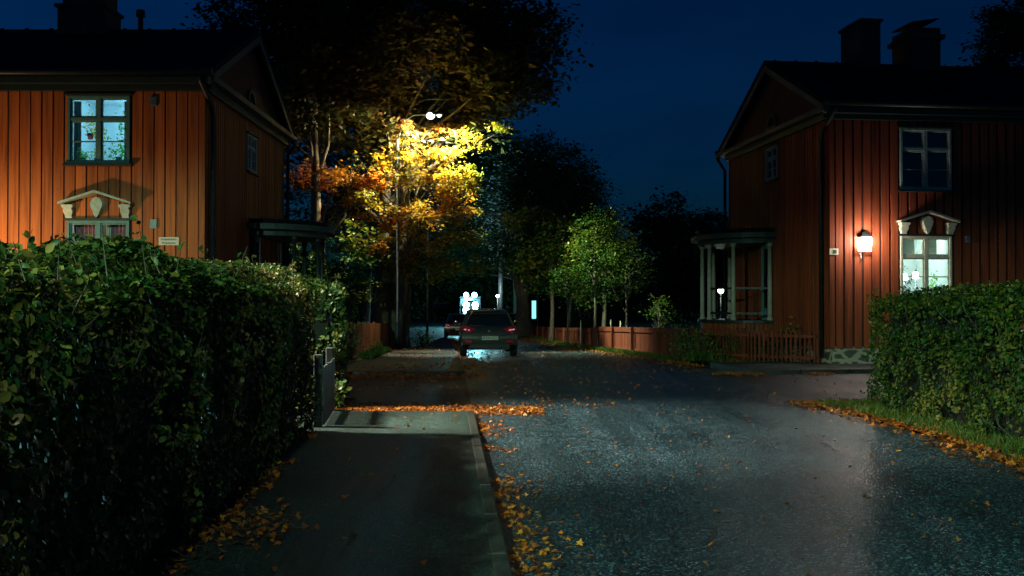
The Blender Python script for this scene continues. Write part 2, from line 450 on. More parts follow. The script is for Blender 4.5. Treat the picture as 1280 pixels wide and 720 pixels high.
# pavement in front of the right house
o = MB().hexa([(5.2, 21.75, -.05), (40, 25.8, -.05), (40, 28.0, -.05), (4.9, 24.6, -.05), (5.2, 21.75, .085), (40, 25.8, .085), (40, 28, .085), (4.9, 24.6, .085)]).build('pavement', M['pave']); o['kind'] = 'structure'
kerb('kerb', [(5.2, 21.62), (13, 22.53), (30, 24.5)], .12, .10)
kerb('kerb', [(3.95, 25.4), (4.2, 23.6), (4.6, 22.2), (5.2, 21.62)], .12, .07, side=-1)
# verges
def verge(name, polyy, mat=M['soil']):
    return tag(MB().add(polyy, [tuple(range(len(polyy)))]).build(name, mat), kind='structure')
verge('verge', [(rx(-10), -10, .03), (9, -10, .03), (9, 16.2, .03), (6.2, 15.72, .03), (4.55, 15.28, .03), (4.5, 15.1, .03), (4.8, 13.5, .03), (4.95, 11.4, .03), (4.85, 9.3, .03), (5.5, 0, .03)])

# ------------------------------------------------------------------ leaves
KITE = (np.array([(0, -.5, 0), (.32, 0, .05), (0, .55, -.02), (-.32, 0, .05)], float), [(0, 1, 2), (0, 2, 3)])
HLEAF = (np.array([(0, -.5, 0), (.25, -.28, .06), (.34, .02, .07), (.2, .34, .04), (0, .56, -.06), (-.2, .34, .04), (-.34, .02, .07), (-.25, -.28, .06), (0, 0, -.02)], float),
         [(8, 0, 1), (8, 1, 2), (8, 2, 3), (8, 3, 4), (8, 4, 5), (8, 5, 6), (8, 6, 7), (8, 7, 0)])
def maple_template():
    pr = [(-90, .15), (-60, .30), (-25, .55), (-8, .27), (18, .62), (38, .32), (90, .72), (142, .32), (162, .62), (188, .27), (205, .55), (240, .30)]
    v = [(0, 0, 0)] + [(r * math.cos(R(a)) * .8, r * math.sin(R(a)) * .8, .10 * r * math.cos(R(a) * 3)) for a, r in pr]
    return np.array(v, float), [(0, i, i % 12 + 1) for i in range(1, 13)]
MAPLE = maple_template()

def rots(n, tilt):
    """random rotations; tilt 0 = flat on the ground, 1 = any way"""
    az = RNG.uniform(0, 2 * np.pi, n); sp = RNG.uniform(0, 2 * np.pi, n)
    th = np.abs(RNG.normal(0, 1, n)) * tilt if tilt < .8 else np.arccos(RNG.uniform(-1, 1, n))
    def rz(a):
        c, s = np.cos(a), np.sin(a); z = np.zeros(n); o = np.ones(n)
        return np.stack([np.stack([c, -s, z], 1), np.stack([s, c, z], 1), np.stack([z, z, o], 1)], 1)
    c, s = np.cos(th), np.sin(th); z = np.zeros(n); o = np.ones(n)
    rxm = np.stack([np.stack([o, z, z], 1), np.stack([z, c, -s], 1), np.stack([z, s, c], 1)], 1)
    return rz(az) @ rxm @ rz(sp)

def leaf_mesh(name, cen, size, tpl, tilt, mat, parent=None, label=None, face=None):
    """cen (n,3); size scalar or (n,); face (n,3) optional outward directions that leaves lean towards"""
    cen = np.asarray(cen, float); n = len(cen)
    T, fs = tpl; k = len(T)
    sz = np.broadcast_to(np.asarray(size, float), (n,))
    Rm = rots(n, tilt)
    if face is not None:
        z = face + RNG.normal(0, .55, (n, 3)); z /= np.linalg.norm(z, axis=1)[:, None]
        a = RNG.normal(0, 1, (n, 3)); x = np.cross(a, z); x /= np.linalg.norm(x, axis=1)[:, None]
        y = np.cross(z, x); Rm = np.stack([x, y, z], 2)
    V = np.einsum('nij,kj->nki', Rm, T) * sz[:, None, None] + cen[:, None, :]
    V = V.reshape(-1, 3)
    fa = np.array(fs); nf = len(fa)
    I = (fa[None] + (np.arange(n) * k)[:, None, None]).reshape(-1)
    me = bpy.data.meshes.new(name)
    me.vertices.add(len(V)); me.vertices.foreach_set('co', V.ravel().astype(np.float32))
    me.loops.add(len(I)); me.loops.foreach_set('vertex_index', I.astype(np.int32))
    me.polygons.add(n * nf); me.polygons.foreach_set('loop_start', np.arange(0, n * nf * 3, 3, dtype=np.int32))
    me.polygons.foreach_set('loop_total', np.full(n * nf, 3, dtype=np.int32))
    me.update(calc_edges=True); me.validate()
    return link_mesh(name, me, mat, parent)

def ell_clumps(c, r, n, per, spread, hollow=.35):
    """clump centres through an ellipsoid, leaves round each centre"""
    d = RNG.normal(0, 1, (n, 3)); d /= np.linalg.norm(d, axis=1)[:, None]
    rad = RNG.uniform(hollow ** 3, 1, n) ** (1 / 3)
    cc = np.array(c) + d * rad[:, None] * np.array(r) * RNG.uniform(.82, 1.08, n)[:, None]
    out = []
    for q in cc:
        m = int(per * RNG.uniform(.5, 1.5))
        s = spread * RNG.uniform(.6, 1.35)
        out.append(q + RNG.normal(0, 1, (m, 3)) * np.array([s, s, s * .55]))
    return cc, np.concatenate(out)

def tree(name, label, base, path, rad, ells, leafsize, mat, group=None, bark='bark', limbs=14, cat='tree', keep=None, tpl=KITE, forks=None, sc=1.0):
    """path: trunk points relative to base; ells: (centre rel. base, radii, clumps, leaves per clump, spread)"""
    root = empty(name, (base[0], base[1], zg(base[1]) if len(base) < 3 else base[2]))
    tag(root, label, cat, group); root.scale = (sc, sc, sc)
    t = MB()
    P = [Vector(p) for p in path]
    # flare and slight wobble
    pts = []; rs = []
    for i in range(len(P) - 1):
        for k in range(4):
            f = k / 4
            q = P[i].lerp(P[i + 1], f)
            if pts: q = q + Vector((random.uniform(-1, 1), random.uniform(-1, 1), 0)) * rad * .12
            pts.append(q)
            tt = (i + f) / (len(P) - 1)
            rs.append(rad * (1 - .6 * tt) * (1 + .55 * math.exp(-q.z / (rad * 2.2))))
    pts.append(P[-1]); rs.append(rad * .38)
    t.tube(pts, rs, 12)
    allc = []; L = []
    for e in ells:
        cc, lv = ell_clumps(*e)
        allc.append(cc); L.append(lv)
    allc = np.concatenate(allc); L = np.concatenate(L)
    lo = len(pts) // 2
    for j in RNG.choice(len(allc), min(limbs, len(allc)), replace=False):
        q = Vector(allc[j]); b = pts[random.randrange(lo, len(pts))]
        if q.z < b.z - .6:
            b = pts[lo]
        mid = b.lerp(q, .5) + Vector((random.uniform(-.3, .3), random.uniform(-.3, .3), random.uniform(.0, .5)))
        r0 = rad * random.uniform(.16, .32)
        t.tube([b, b.lerp(mid, .5) + Vector((0, 0, .1)), mid, q], [r0, r0 * .75, r0 * .5, r0 * .12], 6, caps=False)
    for fk in (forks or []):
        t.tube(fk[0], fk[1], 8)
    t.build('trunk', M[bark], root, recalc=False)
    if keep is not None:
        W = L * sc + np.array(root.location)
        L = L[keep(W)]
    sz = leafsize * RNG.uniform(.7, 1.3, len(L))
    leaf_mesh('crown', L, sz, tpl, .6 if tpl is KITE else .9, M[mat], root)
    return root

# ------------------------------------------------------------------ hedges
def hedge(name, label, cx0, cx1, y0, y1, h, n, lsize, mat, dense_w=None):
    """hedge whose street face runs from (cx0[0], y0) to (cx0[1], y1); cx1 = back face"""
    root = empty(name, ((cx0[0] + cx1[0]) / 2, (y0 + y1) / 2, 0))
    tag(root, label, 'hedge')
    ox, oy = root.location.x, root.location.y
    L = y1 - y0
    H0 = h
    def HH(y): return H0 - (.20 * max(0, min(1, (6.5 - y) / 4.5)) if H0 > 1.87 else 0)
    def XF(t): return cx0[0] + (cx0[1] - cx0[0]) * t
    def XB(t): return cx1[0] + (cx1[1] - cx1[0]) * t
    def lump(x, y, z): return noise.noise(Vector((x * 1.3, y * 1.3, z * 1.3))) * .13 + noise.noise(Vector((x * .5 + 9, y * .5, z * .5))) * .12 + noise.noise(Vector((x * 3.7, y * 3.7 + 5, z * 3.7))) * .07
    # inner core
    m = MB(); rows = []
    ny = max(4, int(L / .25))
    prof = [(0, .02), (0, .35), (0, .7), (.03, .86), (.18, .96), (.5, 1), (.82, .96), (.97, .86), (1, .6), (1, .02)]
    s = 1 if cx1[0] > cx0[0] else -1
    ins = .2
    for j in range(ny + 1):
        t = j / ny; y = y0 + L * t
        yy = min(max(y, y0 + ins), y1 - ins)
        h = HH(y)
        for (a, b) in prof:
            x = XF(t) + (XB(t) - XF(t)) * a + (ins * s if a < .5 else -ins * s) * (1 if b < .95 else .3)
            z = h * b - (.1 if b > .3 else 0)
            d = lump(x, yy, z) * .8
            x += -s * d if a < .5 else s * d
            m.v.append((x - ox, yy - oy, max(.0, z + (d if b > .95 else 0))))
    K = len(prof)
    for j in range(ny):
        for k in range(K - 1):
            i = j * K + k; m.f.append((i, i + 1, i + K + 1, i + K)); m.sm.append(True)
    m.f.append(tuple(range(K))); m.sm.append(False)
    m.f.append(tuple(ny * K + k for k in range(K - 1, -1, -1))); m.sm.append(False)
    m.build('inner_branches', M['hedge_core'], root)
    # leaves: sample on street face, top, ends, back
    areas = {'f': L * h, 't': L * abs(cx1[0] - cx0[0]), 'e0': abs(cx1[0] - cx0[0]) * h, 'e1': abs(cx1[0] - cx0[0]) * h, 'b': L * h * .25}
    tot = sum(areas.values()); C = []; D = []; Z = []
    for key, ar in areas.items():
        k = int(n * ar / tot)
        u = RNG.uniform(0, 1, k); v = RNG.uniform(0, 1, k)
        dep = np.abs(RNG.normal(0, .085, k)) - .03
        for i in range(k):
            t = u[i]; y = y0 + L * t; W = XB(t) - XF(t); h = HH(y)
            if noise.noise(Vector((y * 2.6, v[i] * h * 2.6, u[i] if key[0] == 'e' else 0))) + noise.noise(Vector((y * 7, v[i] * h * 7, 4))) * .6 < -.12 - random.random() * .25: continue
            if key in 'fb':
                z = h * (1 - (1 - v[i]) ** 1.0) ; x = XF(t) if key == 'f' else XB(t)
                rnd = max(0, (z / h - .76) / .24); 
                sgn = s if key == 'f' else -s
                x += sgn * (rnd ** 2 * .30); z -= rnd ** 2 * .06
                d = lump(x, y, z)
                x -= sgn * (d - dep[i]); nn = (-sgn, 0, .45)
                if z < .25: x += sgn * (.25 - z) * .5
            elif key == 't':
                x = XF(t) + W * v[i]; z = h + lump(x, y, h) - dep[i]; nn = (0, 0, 1)
                e = min(v[i], 1 - v[i]); z -= max(0, (.28 - e)) * .7
            else:
                tt = 0 if key == 'e0' else 1
                x = XF(tt) + (XB(tt) - XF(tt)) * u[i]; z = h * v[i]
                yy = y0 if key == 'e0' else y1; sg = -1 if key == 'e0' else 1
                y = yy + sg * (lump(x, yy, z) - dep[i]); nn = (0, sg, .4)
            C.append((x - ox, y - oy, max(.03, z))); D.append(nn)
    # stray shoots on top
    tw = MB()
    for i in range(int(L * 9)):
        t = random.random(); x = XF(t) + (XB(t) - XF(t)) * random.random(); y = y0 + L * t
        hh = random.uniform(.02, .13) * (1.0 if random.random() < .85 else 1.5)
        b = Vector((x - ox, y - oy, HH(y) - .12)); e = b + Vector((random.uniform(-.1, .1), random.uniform(-.1, .1), .12 + hh))
        tw.tube([b, e], [.004, .002], 4, caps=False)
        for q in range(int(4 + hh * 30)):
            p = b.lerp(e, random.uniform(.4, 1.05)); C.append((p.x + random.uniform(-.05, .05), p.y + random.uniform(-.05, .05), p.z)); D.append((random.uniform(-1, 1), random.uniform(-1, 1), .8))
    for i in range(int(L * 7)):          # bare twigs in the street face
        t = random.random(); y = y0 + L * t; z = random.uniform(.1, h * .8); x = XF(t)
        b = Vector((x + s * .1 - ox, y - oy, z)); e = b + Vector((-s * random.uniform(.05, .2), random.uniform(-.2, .2), random.uniform(.1, .4)))
        tw.tube([b, b.lerp(e, .5) + Vector((-s * .03, 0, -.02)), e], [.007, .005, .002], 4, caps=False)
    tw.build('foliage', M['twig'], root, recalc=False)  # bare shoots and twigs only; the leaves are the next mesh
    C = np.array(C); D = np.array(D, float)
    leaf_mesh('foliage', C, lsize * RNG.uniform(.6, 1.35, len(C)), HLEAF, 1, M[mat], root, face=D)
    return root

hedge('hedge', 'tall wet dark green hedge filling the left foreground beside the pavement', (-1.78, -2.32), (-3.35, -3.8), 1.5, 11.6, 1.91, 105000, .045, 'hedge_leaf')
hedge('hedge', 'short end piece of hedge beyond the grey gate at the street corner', (-2.45, -2.62), (-3.95, -4.1), 14.5, 16.1, 1.86, 11000, .07, 'hedge_leaf')
hedge('hedge', 'unseen hedge run added along the side street to shade it from the lamp', (-12.5, -12.5), (-3.9, -3.9), 15.0, 16.2, 1.8, 8000, .08, 'hedge_leaf')  # unseen run, added to keep lamplight off the side street
hedge('hedge', 'clipped green hedge on the right with pale specks, in front of the dark red house', (5.68, 5.22), (7.3, 7.0), 5.0, 14.6, 1.71, 52000, .05, 'hedge_leaf_r')
hedge('hedge', 'return run of the right hedge along the side street', (7.0, 7.0), (14.5, 14.5), 13.4, 14.9, 1.70, 9000, .08, 'hedge_leaf_r')

# ------------------------------------------------------------------ houses
def sub_rects(u0, u1, z0, z1, holes):
    us = sorted({u0, u1, *[min(max(h[0], u0), u1) for h in holes], *[min(max(h[1], u0), u1) for h in holes]})
    zs = sorted({z0, z1, *[min(max(h[2], z0), z1) for h in holes], *[min(max(h[3], z0), z1) for h in holes]})
    out = []
    for a, b in zip(us, us[1:]):
        for c, d in zip(zs, zs[1:]):
            mu, mz = (a + b) / 2, (c + d) / 2
            if not any(h[0] < mu < h[1] and h[2] < mz < h[3] for h in holes): out.append((a, b, c, d))
    return out

def boards(m, frame, u0, u1, z0, z1, holes, pitch, wid, t0, t1, jit=.006):
    """vertical boards; frame(u, w, z) -> point, w outward"""
    n = int(round((u1 - u0) / pitch)); p = (u1 - u0) / n
    for i in range(n):
        a = u0 + i * p + (p - wid) / 2; b = a + wid
        a += random.uniform(-jit, jit); b += random.uniform(-jit, jit)
        segs = [(z0, z1)]
        for h in holes:
            if h[0] < b - .01 and h[1] > a + .01:
                if h[0] <= a + .03 and h[1] >= b - .03:
                    ns = []
                    for (c, d) in segs:
                        if h[2] > c: ns.append((c, min(d, h[2])))
                        if h[3] < d: ns.append((max(c, h[3]), d))
                    segs = [q for q in ns if q[1] - q[0] > .02]
                    continue
                # partly covered board: keep a narrowed middle piece too
                ns = []
                for (c, d) in segs:
                    if h[2] > c: ns.append((c, min(d, h[2])))
                    if h[3] < d: ns.append((max(c, h[3]), d))
                segs = [q for q in ns if q[1] - q[0] > .02]
                if h[0] > a: m.hexa_f(frame, a, h[0], h[2], h[3], t0, t1)
                elif h[1] < b: m.hexa_f(frame, h[1], b, h[2], h[3], t0, t1)
        tt = t1 + random.uniform(-.003, .003)
        for (c, d) in segs: m.hexa_f(frame, a, b, c, d, t0, tt)

def hexa_f(s, fr, a, b, c, d, w0, w1):
    return s.hexa([fr(a, w0, c), fr(b, w0, c), fr(b, w1, c), fr(a, w1, c), fr(a, w0, d), fr(b, w0, d), fr(b, w1, d), fr(a, w1, d)])
MB.hexa_f = hexa_f

def window(house, frame, u0, u1, z0, z1, fmat, glass, sill=True, cross=((.5,), (.66,)), extra=.33, name='window'):
    m = MB(); w = .055
    m.hexa_f(frame, u0 + .001, u0 + w, z0, z1, -.05, .055); m.hexa_f(frame, u1 - w, u1 - .001, z0, z1, -.05, .055)
    m.hexa_f(frame, u0 + w, u1 - w, z1 - w, z1, -.05, .053); m.hexa_f(frame, u0 + w, u1 - w, z0, z0 + w, -.05, .053)
    um = (u0 + u1) / 2
    m.hexa_f(frame, um - .045, um + .045, z0 + w, z1 - w, -.04, .04)
    zt = z0 + (z1 - z0) * .66
    m.hexa_f(frame, u0 + w, um - .045, zt - .035, zt + .035, -.04, .035); m.hexa_f(frame, um + .045, u1 - w, zt - .035, zt + .035, -.04, .035)
    zb = z0 + (z1 - z0) * extra
    m.hexa_f(frame, u0 + w, um - .045, zb - .012, zb + .012, -.03, .02); m.hexa_f(frame, um + .045, u1 - w, zb - .012, zb + .012, -.03, .02)
    # inner casements
    for a, b in ((u0 + w, um - .045), (um + .045, u1 - w)):
        for c, d in ((z0 + w, zt - .035), (zt + .035, z1 - w)):
            m.hexa_f(frame, a, a + .03, c, d, -.035, .012); m.hexa_f(frame, b - .03, b, c, d, -.035, .012)
            m.hexa_f(frame, a + .03, b - .03, c, c + .03, -.035, .012); m.hexa_f(frame, a + .03, b - .03, d - .03, d, -.035, .012)
    wo = m.build(name, fmat, house, bevel=.004)
    g = MB(); g.add([frame(u0 + w, -.02, z0 + w), frame(u1 - w, -.02, z0 + w), frame(u1 - w, -.02, z1 - w), frame(u0 + w, -.02, z1 - w)], [(0, 1, 2, 3)])
    g.build('pane', glass, wo, recalc=False)
    if sill:
        s = MB(); s.hexa_f(frame, u0 - .07, u1 + .07, z0 - .05, z0 - .003, -.02, .12); s.build('sill', M['trim_dark'], wo, bevel=.005)
        s = MB(); s.hexa_f(frame, u0 - .06, u1 + .06, z1 + .003, z1 + .045, -.02, .10); s.build('head_board', M['trim_dark'], wo, bevel=.005)
    return wo

def room(house, frame, u0, u1, z0, z1, mat, dep=2.2, pad=.5):
    m = MB(); a, b, c, d = u0 - pad, u1 + pad, z0 - .5, z1 + .3
    p = [frame(a, -.3, c), frame(b, -.3, c), frame(b, -.3 - dep, c), frame(a, -.3 - dep, c), frame(a, -.3, d), frame(b, -.3, d), frame(b, -.3 - dep, d), frame(a, -.3 - dep, d)]
    m.add(p, [(0, 1, 2, 3), (4, 5, 6, 7), (1, 2, 6, 5), (2, 3, 7, 6), (3, 0, 4, 7)])
    # front wall with the opening
    for q in sub_rects(a, b, c, d, [(u0, u1, z0, z1)]):
        m.add([frame(q[0], -.3, q[2]), frame(q[1], -.3, q[2]), frame(q[1], -.3, q[3]), frame(q[0], -.3, q[3])], [(0, 1, 2, 3)])
    # reveals
    m.add([frame(u0, -.3, z0), frame(u0, -.05, z0), frame(u0, -.05, z1), frame(u0, -.3, z1)], [(0, 1, 2, 3)])
    m.add([frame(u1, -.3, z0), frame(u1, -.05, z0), frame(u1, -.05, z1), frame(u1, -.3, z1)], [(0, 1, 2, 3)])
    m.add([frame(u0, -.3, z0), frame(u0, -.05, z0), frame(u1, -.05, z0), frame(u1, -.3, z0)], [(0, 1, 2, 3)])
    m.add([frame(u0, -.3, z1), frame(u0, -.05, z1), frame(u1, -.05, z1), frame(u1, -.3, z1)], [(0, 1, 2, 3)])
    return m.build('room_lining', mat, house, recalc=False)

def plant(house, frame, u, w, z, h, r, n, mat, name='potted_plant', drop=False, pot=True):
    c = Vector(frame(u, w, z))
    m = MB()
    if pot: m.tube([c, c + Vector((0, 0, .12))], [.05, .075], 10)
    else: m.tube([c, c + Vector((0, 0, .04))], [.03, .03], 8)
    p = m.build('flower_pot', M['curtain_pink'] if drop else M['white'], house)
    q = RNG.normal(0, 1, (n, 3)) * np.array([r, r, h * .5]) + np.array([c.x, c.y, c.z + .12 + h * .5])
    leaf_mesh('plant_leaves', q, .07 * RNG.uniform(.6, 1.3, n), KITE, .9, mat, p)

M['flower_yellow'] = leaf_mat('yellow_flowers', [(0, (.8, .5, .04)), (1, (.85, .7, .1))], .6, .7, 3)
M['plant_green'] = leaf_mat('house_plant_green', [(0, (.10, .5, .08)), (1, (.4, .7, .2))], .5, .7, 3)
M['plant_teal'] = simple('bluish_house_plant', (.05, .22, .18), .5, var=.4)

def pediment(house, frame, u0, u1, z, mat):
    um = (u0 + u1) / 2; m = MB()
    zt = z + .26
    for a, b, za, zb in ((u0, um, z + .02, zt), (um, u1, zt, z + .02)):
        m.hexa([frame(a, .0, za), frame(b, .0, zb), frame(b, .26, zb), frame(a, .26, za), frame(a, .0, za + .05), frame(b, .0, zb + .05), frame(b, .26, zb + .05), frame(a, .26, za + .05)])
    po = m.build('window_pediment', mat, house)
    def bracket(uc, wt, top, bot):
        k = MB()
        prof = [(wt * .5, top), (wt * .5, top - .05), (wt * .36, top - .07), (wt * .42, (top + bot) / 2), (wt * .28, bot + .06), (wt * .3, bot), ]
        pl = prof + [(-a, b) for a, b in reversed(prof)]
        n = len(pl)
        vs = [frame(uc + a, .03, b) for a, b in pl] + [frame(uc + a, .03 + .17 * (.35 + .65 * (b - bot) / (top - bot)), b) for a, b in pl]
        k.add(vs, [tuple(range(n)), tuple(range(2 * n - 1, n - 1, -1))] + [(i, (i + 1) % n, n + (i + 1) % n, n + i) for i in range(n)])
        k.build('bracket', mat, po, bevel=.006)
    bracket(u0 + .16, .24, z + .02, z - .27); bracket(u1 - .16, .24, z + .02, z - .27)
    # shield shaped keystone
    k = MB()
    prof = [(0, z + .18), (.10, z + .15), (.16, z + .05), (.14, z - .03), (.09, z - .12), (.055, z - .2), (.0, z - .25)]
    pl = prof + [(-a, b) for a, b in reversed(prof[1:-1])]
    n = len(pl)
    vs = [frame(um + a, .03, b) for a, b in pl] + [frame(um + a * .8, .15, b) for a, b in pl]
    k.add(vs, [tuple(range(n)), tuple(range(2 * n - 1, n - 1, -1))] + [(i, (i + 1) % n, n + (i + 1) % n, n + i) for i in range(n)])
    k.build('keystone', mat, po, bevel=.006)
    return po

DEP = 7.2; LEN = 12.0; ZF = .52; ZE = 6.22; ZR = 8.12
def house(name, label, corner, ang, s, wallm, winspec, sidewin, fsets, pitch, wid, low):
    """s=+1: front runs to +x of the house frame; -1: to -x.  v runs back."""
    root = empty(name, (corner[0], corner[1], 0), ang)
    tag(root, label, 'house')
    def FR(u, w, z): return (s * u, -w, z)          # front face, w outwards (towards the camera)
    def SD(v, w, z): return (-s * w, v, z)          # side face at u=0
    # foundation
    f = MB()
    f.hexa_f(FR, .06, LEN, -.1, ZF - .03, -.25, -.03); f.hexa_f(SD, .26, DEP, -.1, ZF - .03, -.25, -.03)
    f.build('stone_foundation', M['stone'], root)
    hf = [(w[0], w[1], w[2], w[3]) for w in winspec]; hs = [(w[0], w[1], w[2], w[3]) for w in sidewin]
    # inner wall sheet
    c = MB()
    for q in sub_rects(0, LEN, ZF, ZE + .1, hf): c.hexa_f(FR, q[0], q[1], q[2], q[3], -.16, 0)
    for q in sub_rects(.16, DEP, ZF, ZE + .1, hs): c.hexa_f(SD, q[0], q[1], q[2], q[3], -.16, 0)
    c.hexa([(s * LEN, 0, ZF), (s * (LEN - .2), 0, ZF), (s * (LEN - .2), DEP, ZF), (s * LEN, DEP, ZF), (s * LEN, 0, ZE), (s * (LEN - .2), 0, ZE), (s * (LEN - .2), DEP, ZE), (s * LEN, DEP, ZE)])
    c.hexa([(s * .16, DEP - .16, ZF), (s * (LEN - .2), DEP - .16, ZF), (s * (LEN - .2), DEP, ZF), (s * .16, DEP, ZF), (s * .16, DEP - .16, ZE), (s * (LEN - .2), DEP - .16, ZE), (s * (LEN - .2), DEP, ZE), (s * .16, DEP, ZE)])
    # gable triangle
    hv = DEP / 2
    c.prism([(0, ZE), (DEP, ZE), (hv, ZR - .12)], 0, s * .16, 'x')
    c.build('wall_backing', M['wall_gap'], root)
    b = MB(); boards(b, FR, .10, LEN, ZF - .06, ZE, hf, pitch, wid, .001, .026)
    b.build('front_wall', wallm, root)
    b = MB(); boards(b, SD, .10, DEP, ZF - .06, ZE, hs, .165, .12, .001, .024)
    b.build('side_wall', wallm, root)
    b = MB(); b.box((-s * .028, -.028, ZF - .06), (s * .095, .095, ZE)); b.build('corner_board', wallm, root, bevel=.005)
    # roof
    ov, oe = .25, .38
    r = MB(); e = [(-oe, ZE + .0), (hv, ZR), (DEP + oe, ZE + .0), (DEP + oe, ZE + .12), (hv, ZR + .13), (-oe, ZE + .12)]
    r.prism([e[0], e[1], e[4], e[5]], -s * ov, s * (LEN + ov), 'x')
    r.prism([e[1], e[2], e[3], e[4]], -s * ov, s * (LEN + ov), 'x')
    ro = r.build('roof', M['roof'], root)
    q = MB()
    for k in range(int(LEN / .6)):      # standing seams
        u = s * (-ov + .3 + .6 * k)
        for a, bb in ((e[5], e[4]), (e[4], e[3])):
            q.hexa([(u - .015, a[0], a[1]), (u + .015, a[0], a[1]), (u + .015, bb[0], bb[1]), (u - .015, bb[0], bb[1]),
                    (u - .015, a[0], a[1] + .035), (u + .015, a[0], a[1] + .035), (u + .015, bb[0], bb[1] + .035), (u - .015, bb[0], bb[1] + .035)])
    q.build('roof_seams', M['roof'], ro)
    # cornice boxes: soffit under the eaves and pediment base on the side
    k = MB()
    k.hexa_f(FR, -ov + .02, LEN, ZE - .14, ZE - .003, .03, oe - .05)
    k.hexa_f(FR, -ov + .02, LEN, ZE - .26, ZE - .142, .027, .16)
    k.build('front_cornice', M['trim_dark'], root)
    k = MB()
    k.hexa_f(SD, -oe + .06, DEP + oe - .05, ZE - .10, ZE + .02, .027, ov + .06)
    k.hexa_f(SD, .03, DEP, ZE - .26, ZE - .102, .027, .13)
    k.build('side_cornice', M['cornice'], root)
    k = MB()      # raking boards under the roof edge
    for a, bb in (((-oe, ZE - .02), (hv, ZR - .02)), ((DEP + oe, ZE - .02), (hv, ZR - .02))):
        k.hexa([(-s * (ov - .002), a[0], a[1] - .16), (-s * (ov - .06), a[0], a[1] - .16), (-s * (ov - .06), bb[0], bb[1] - .18), (-s * (ov - .002), bb[0], bb[1] - .18),
                (-s * (ov - .002), a[0], a[1]), (-s * (ov - .06), a[0], a[1]), (-s * (ov - .06), bb[0], bb[1]), (-s * (ov - .002), bb[0], bb[1])])
    k.build('gable_board', M['cornice'], root)
    # half round gable window
    m = MB(); n = 12
    for i in range(n):
        a, bb = math.pi * i / n, math.pi * (i + 1) / n
        P = lambda t, rr, w: SD(hv + rr * math.cos(t), w, 6.42 + rr * math.sin(t))
        m.hexa([P(a, .34, .0), P(bb, .34, .0), P(bb, .34, .07), P(a, .34, .07), P(a, .26, .0), P(bb, .26, .0), P(bb, .26, .07), P(a, .26, .07)])
    m.hexa_f(SD, hv - .38, hv + .38, 6.36, 6.418, .0, .08)
    m.build('gable_window', M['cornice'], root)
    # gutters and downpipes
    for vy in (-oe - .06, DEP + oe + .06):
        g = MB(); g.tube([(-s * (ov + .05), vy, ZE + .06), (s * LEN, vy, ZE + .04)], .065, 10)
        g.build('gutter', M['metal_dark'], root)
    d = MB()
    d.tube([(-s * (ov - .02), DEP + oe + .06, ZE + .02), (-s * (ov - .02), DEP + oe + .06, ZE - .15), (-s * .1, DEP + .12, ZE - .55), (-s * .1, DEP + .12, .3)], .05, 10)
    d.build('downpipe', M['metal_dark'], root)
    d = MB()
    d.tube([(-s * .02, -oe - .02, ZE), (-s * .05, -oe, ZE - .12), (-s * .10, .22, ZE - .5), (-s * .11, .28, ZE - .8), (-s * .11, .28, .25)], .055, 10)
    d.build('downpipe', M['metal_dark'], root)
    # far corner boards and windows
    for w, fs in zip(winspec, fsets):
        fm, gl, ped, pm = fs[:4]
        window(root, FR, w[0], w[1], w[2], w[3], M[fm], M[gl])
        if ped: pediment(root, FR, w[0] - .1, w[1] + .1, w[3] + .30, M[pm])
    for w in sidewin:
        window(root, SD, w[0], w[1], w[2], w[3], M['frame_grey'], M['glass_dark'])
        room(root, SD, w[0], w[1], w[2], w[3], M['interior_dark'], 1.2, .2)
    return root, FR, SD

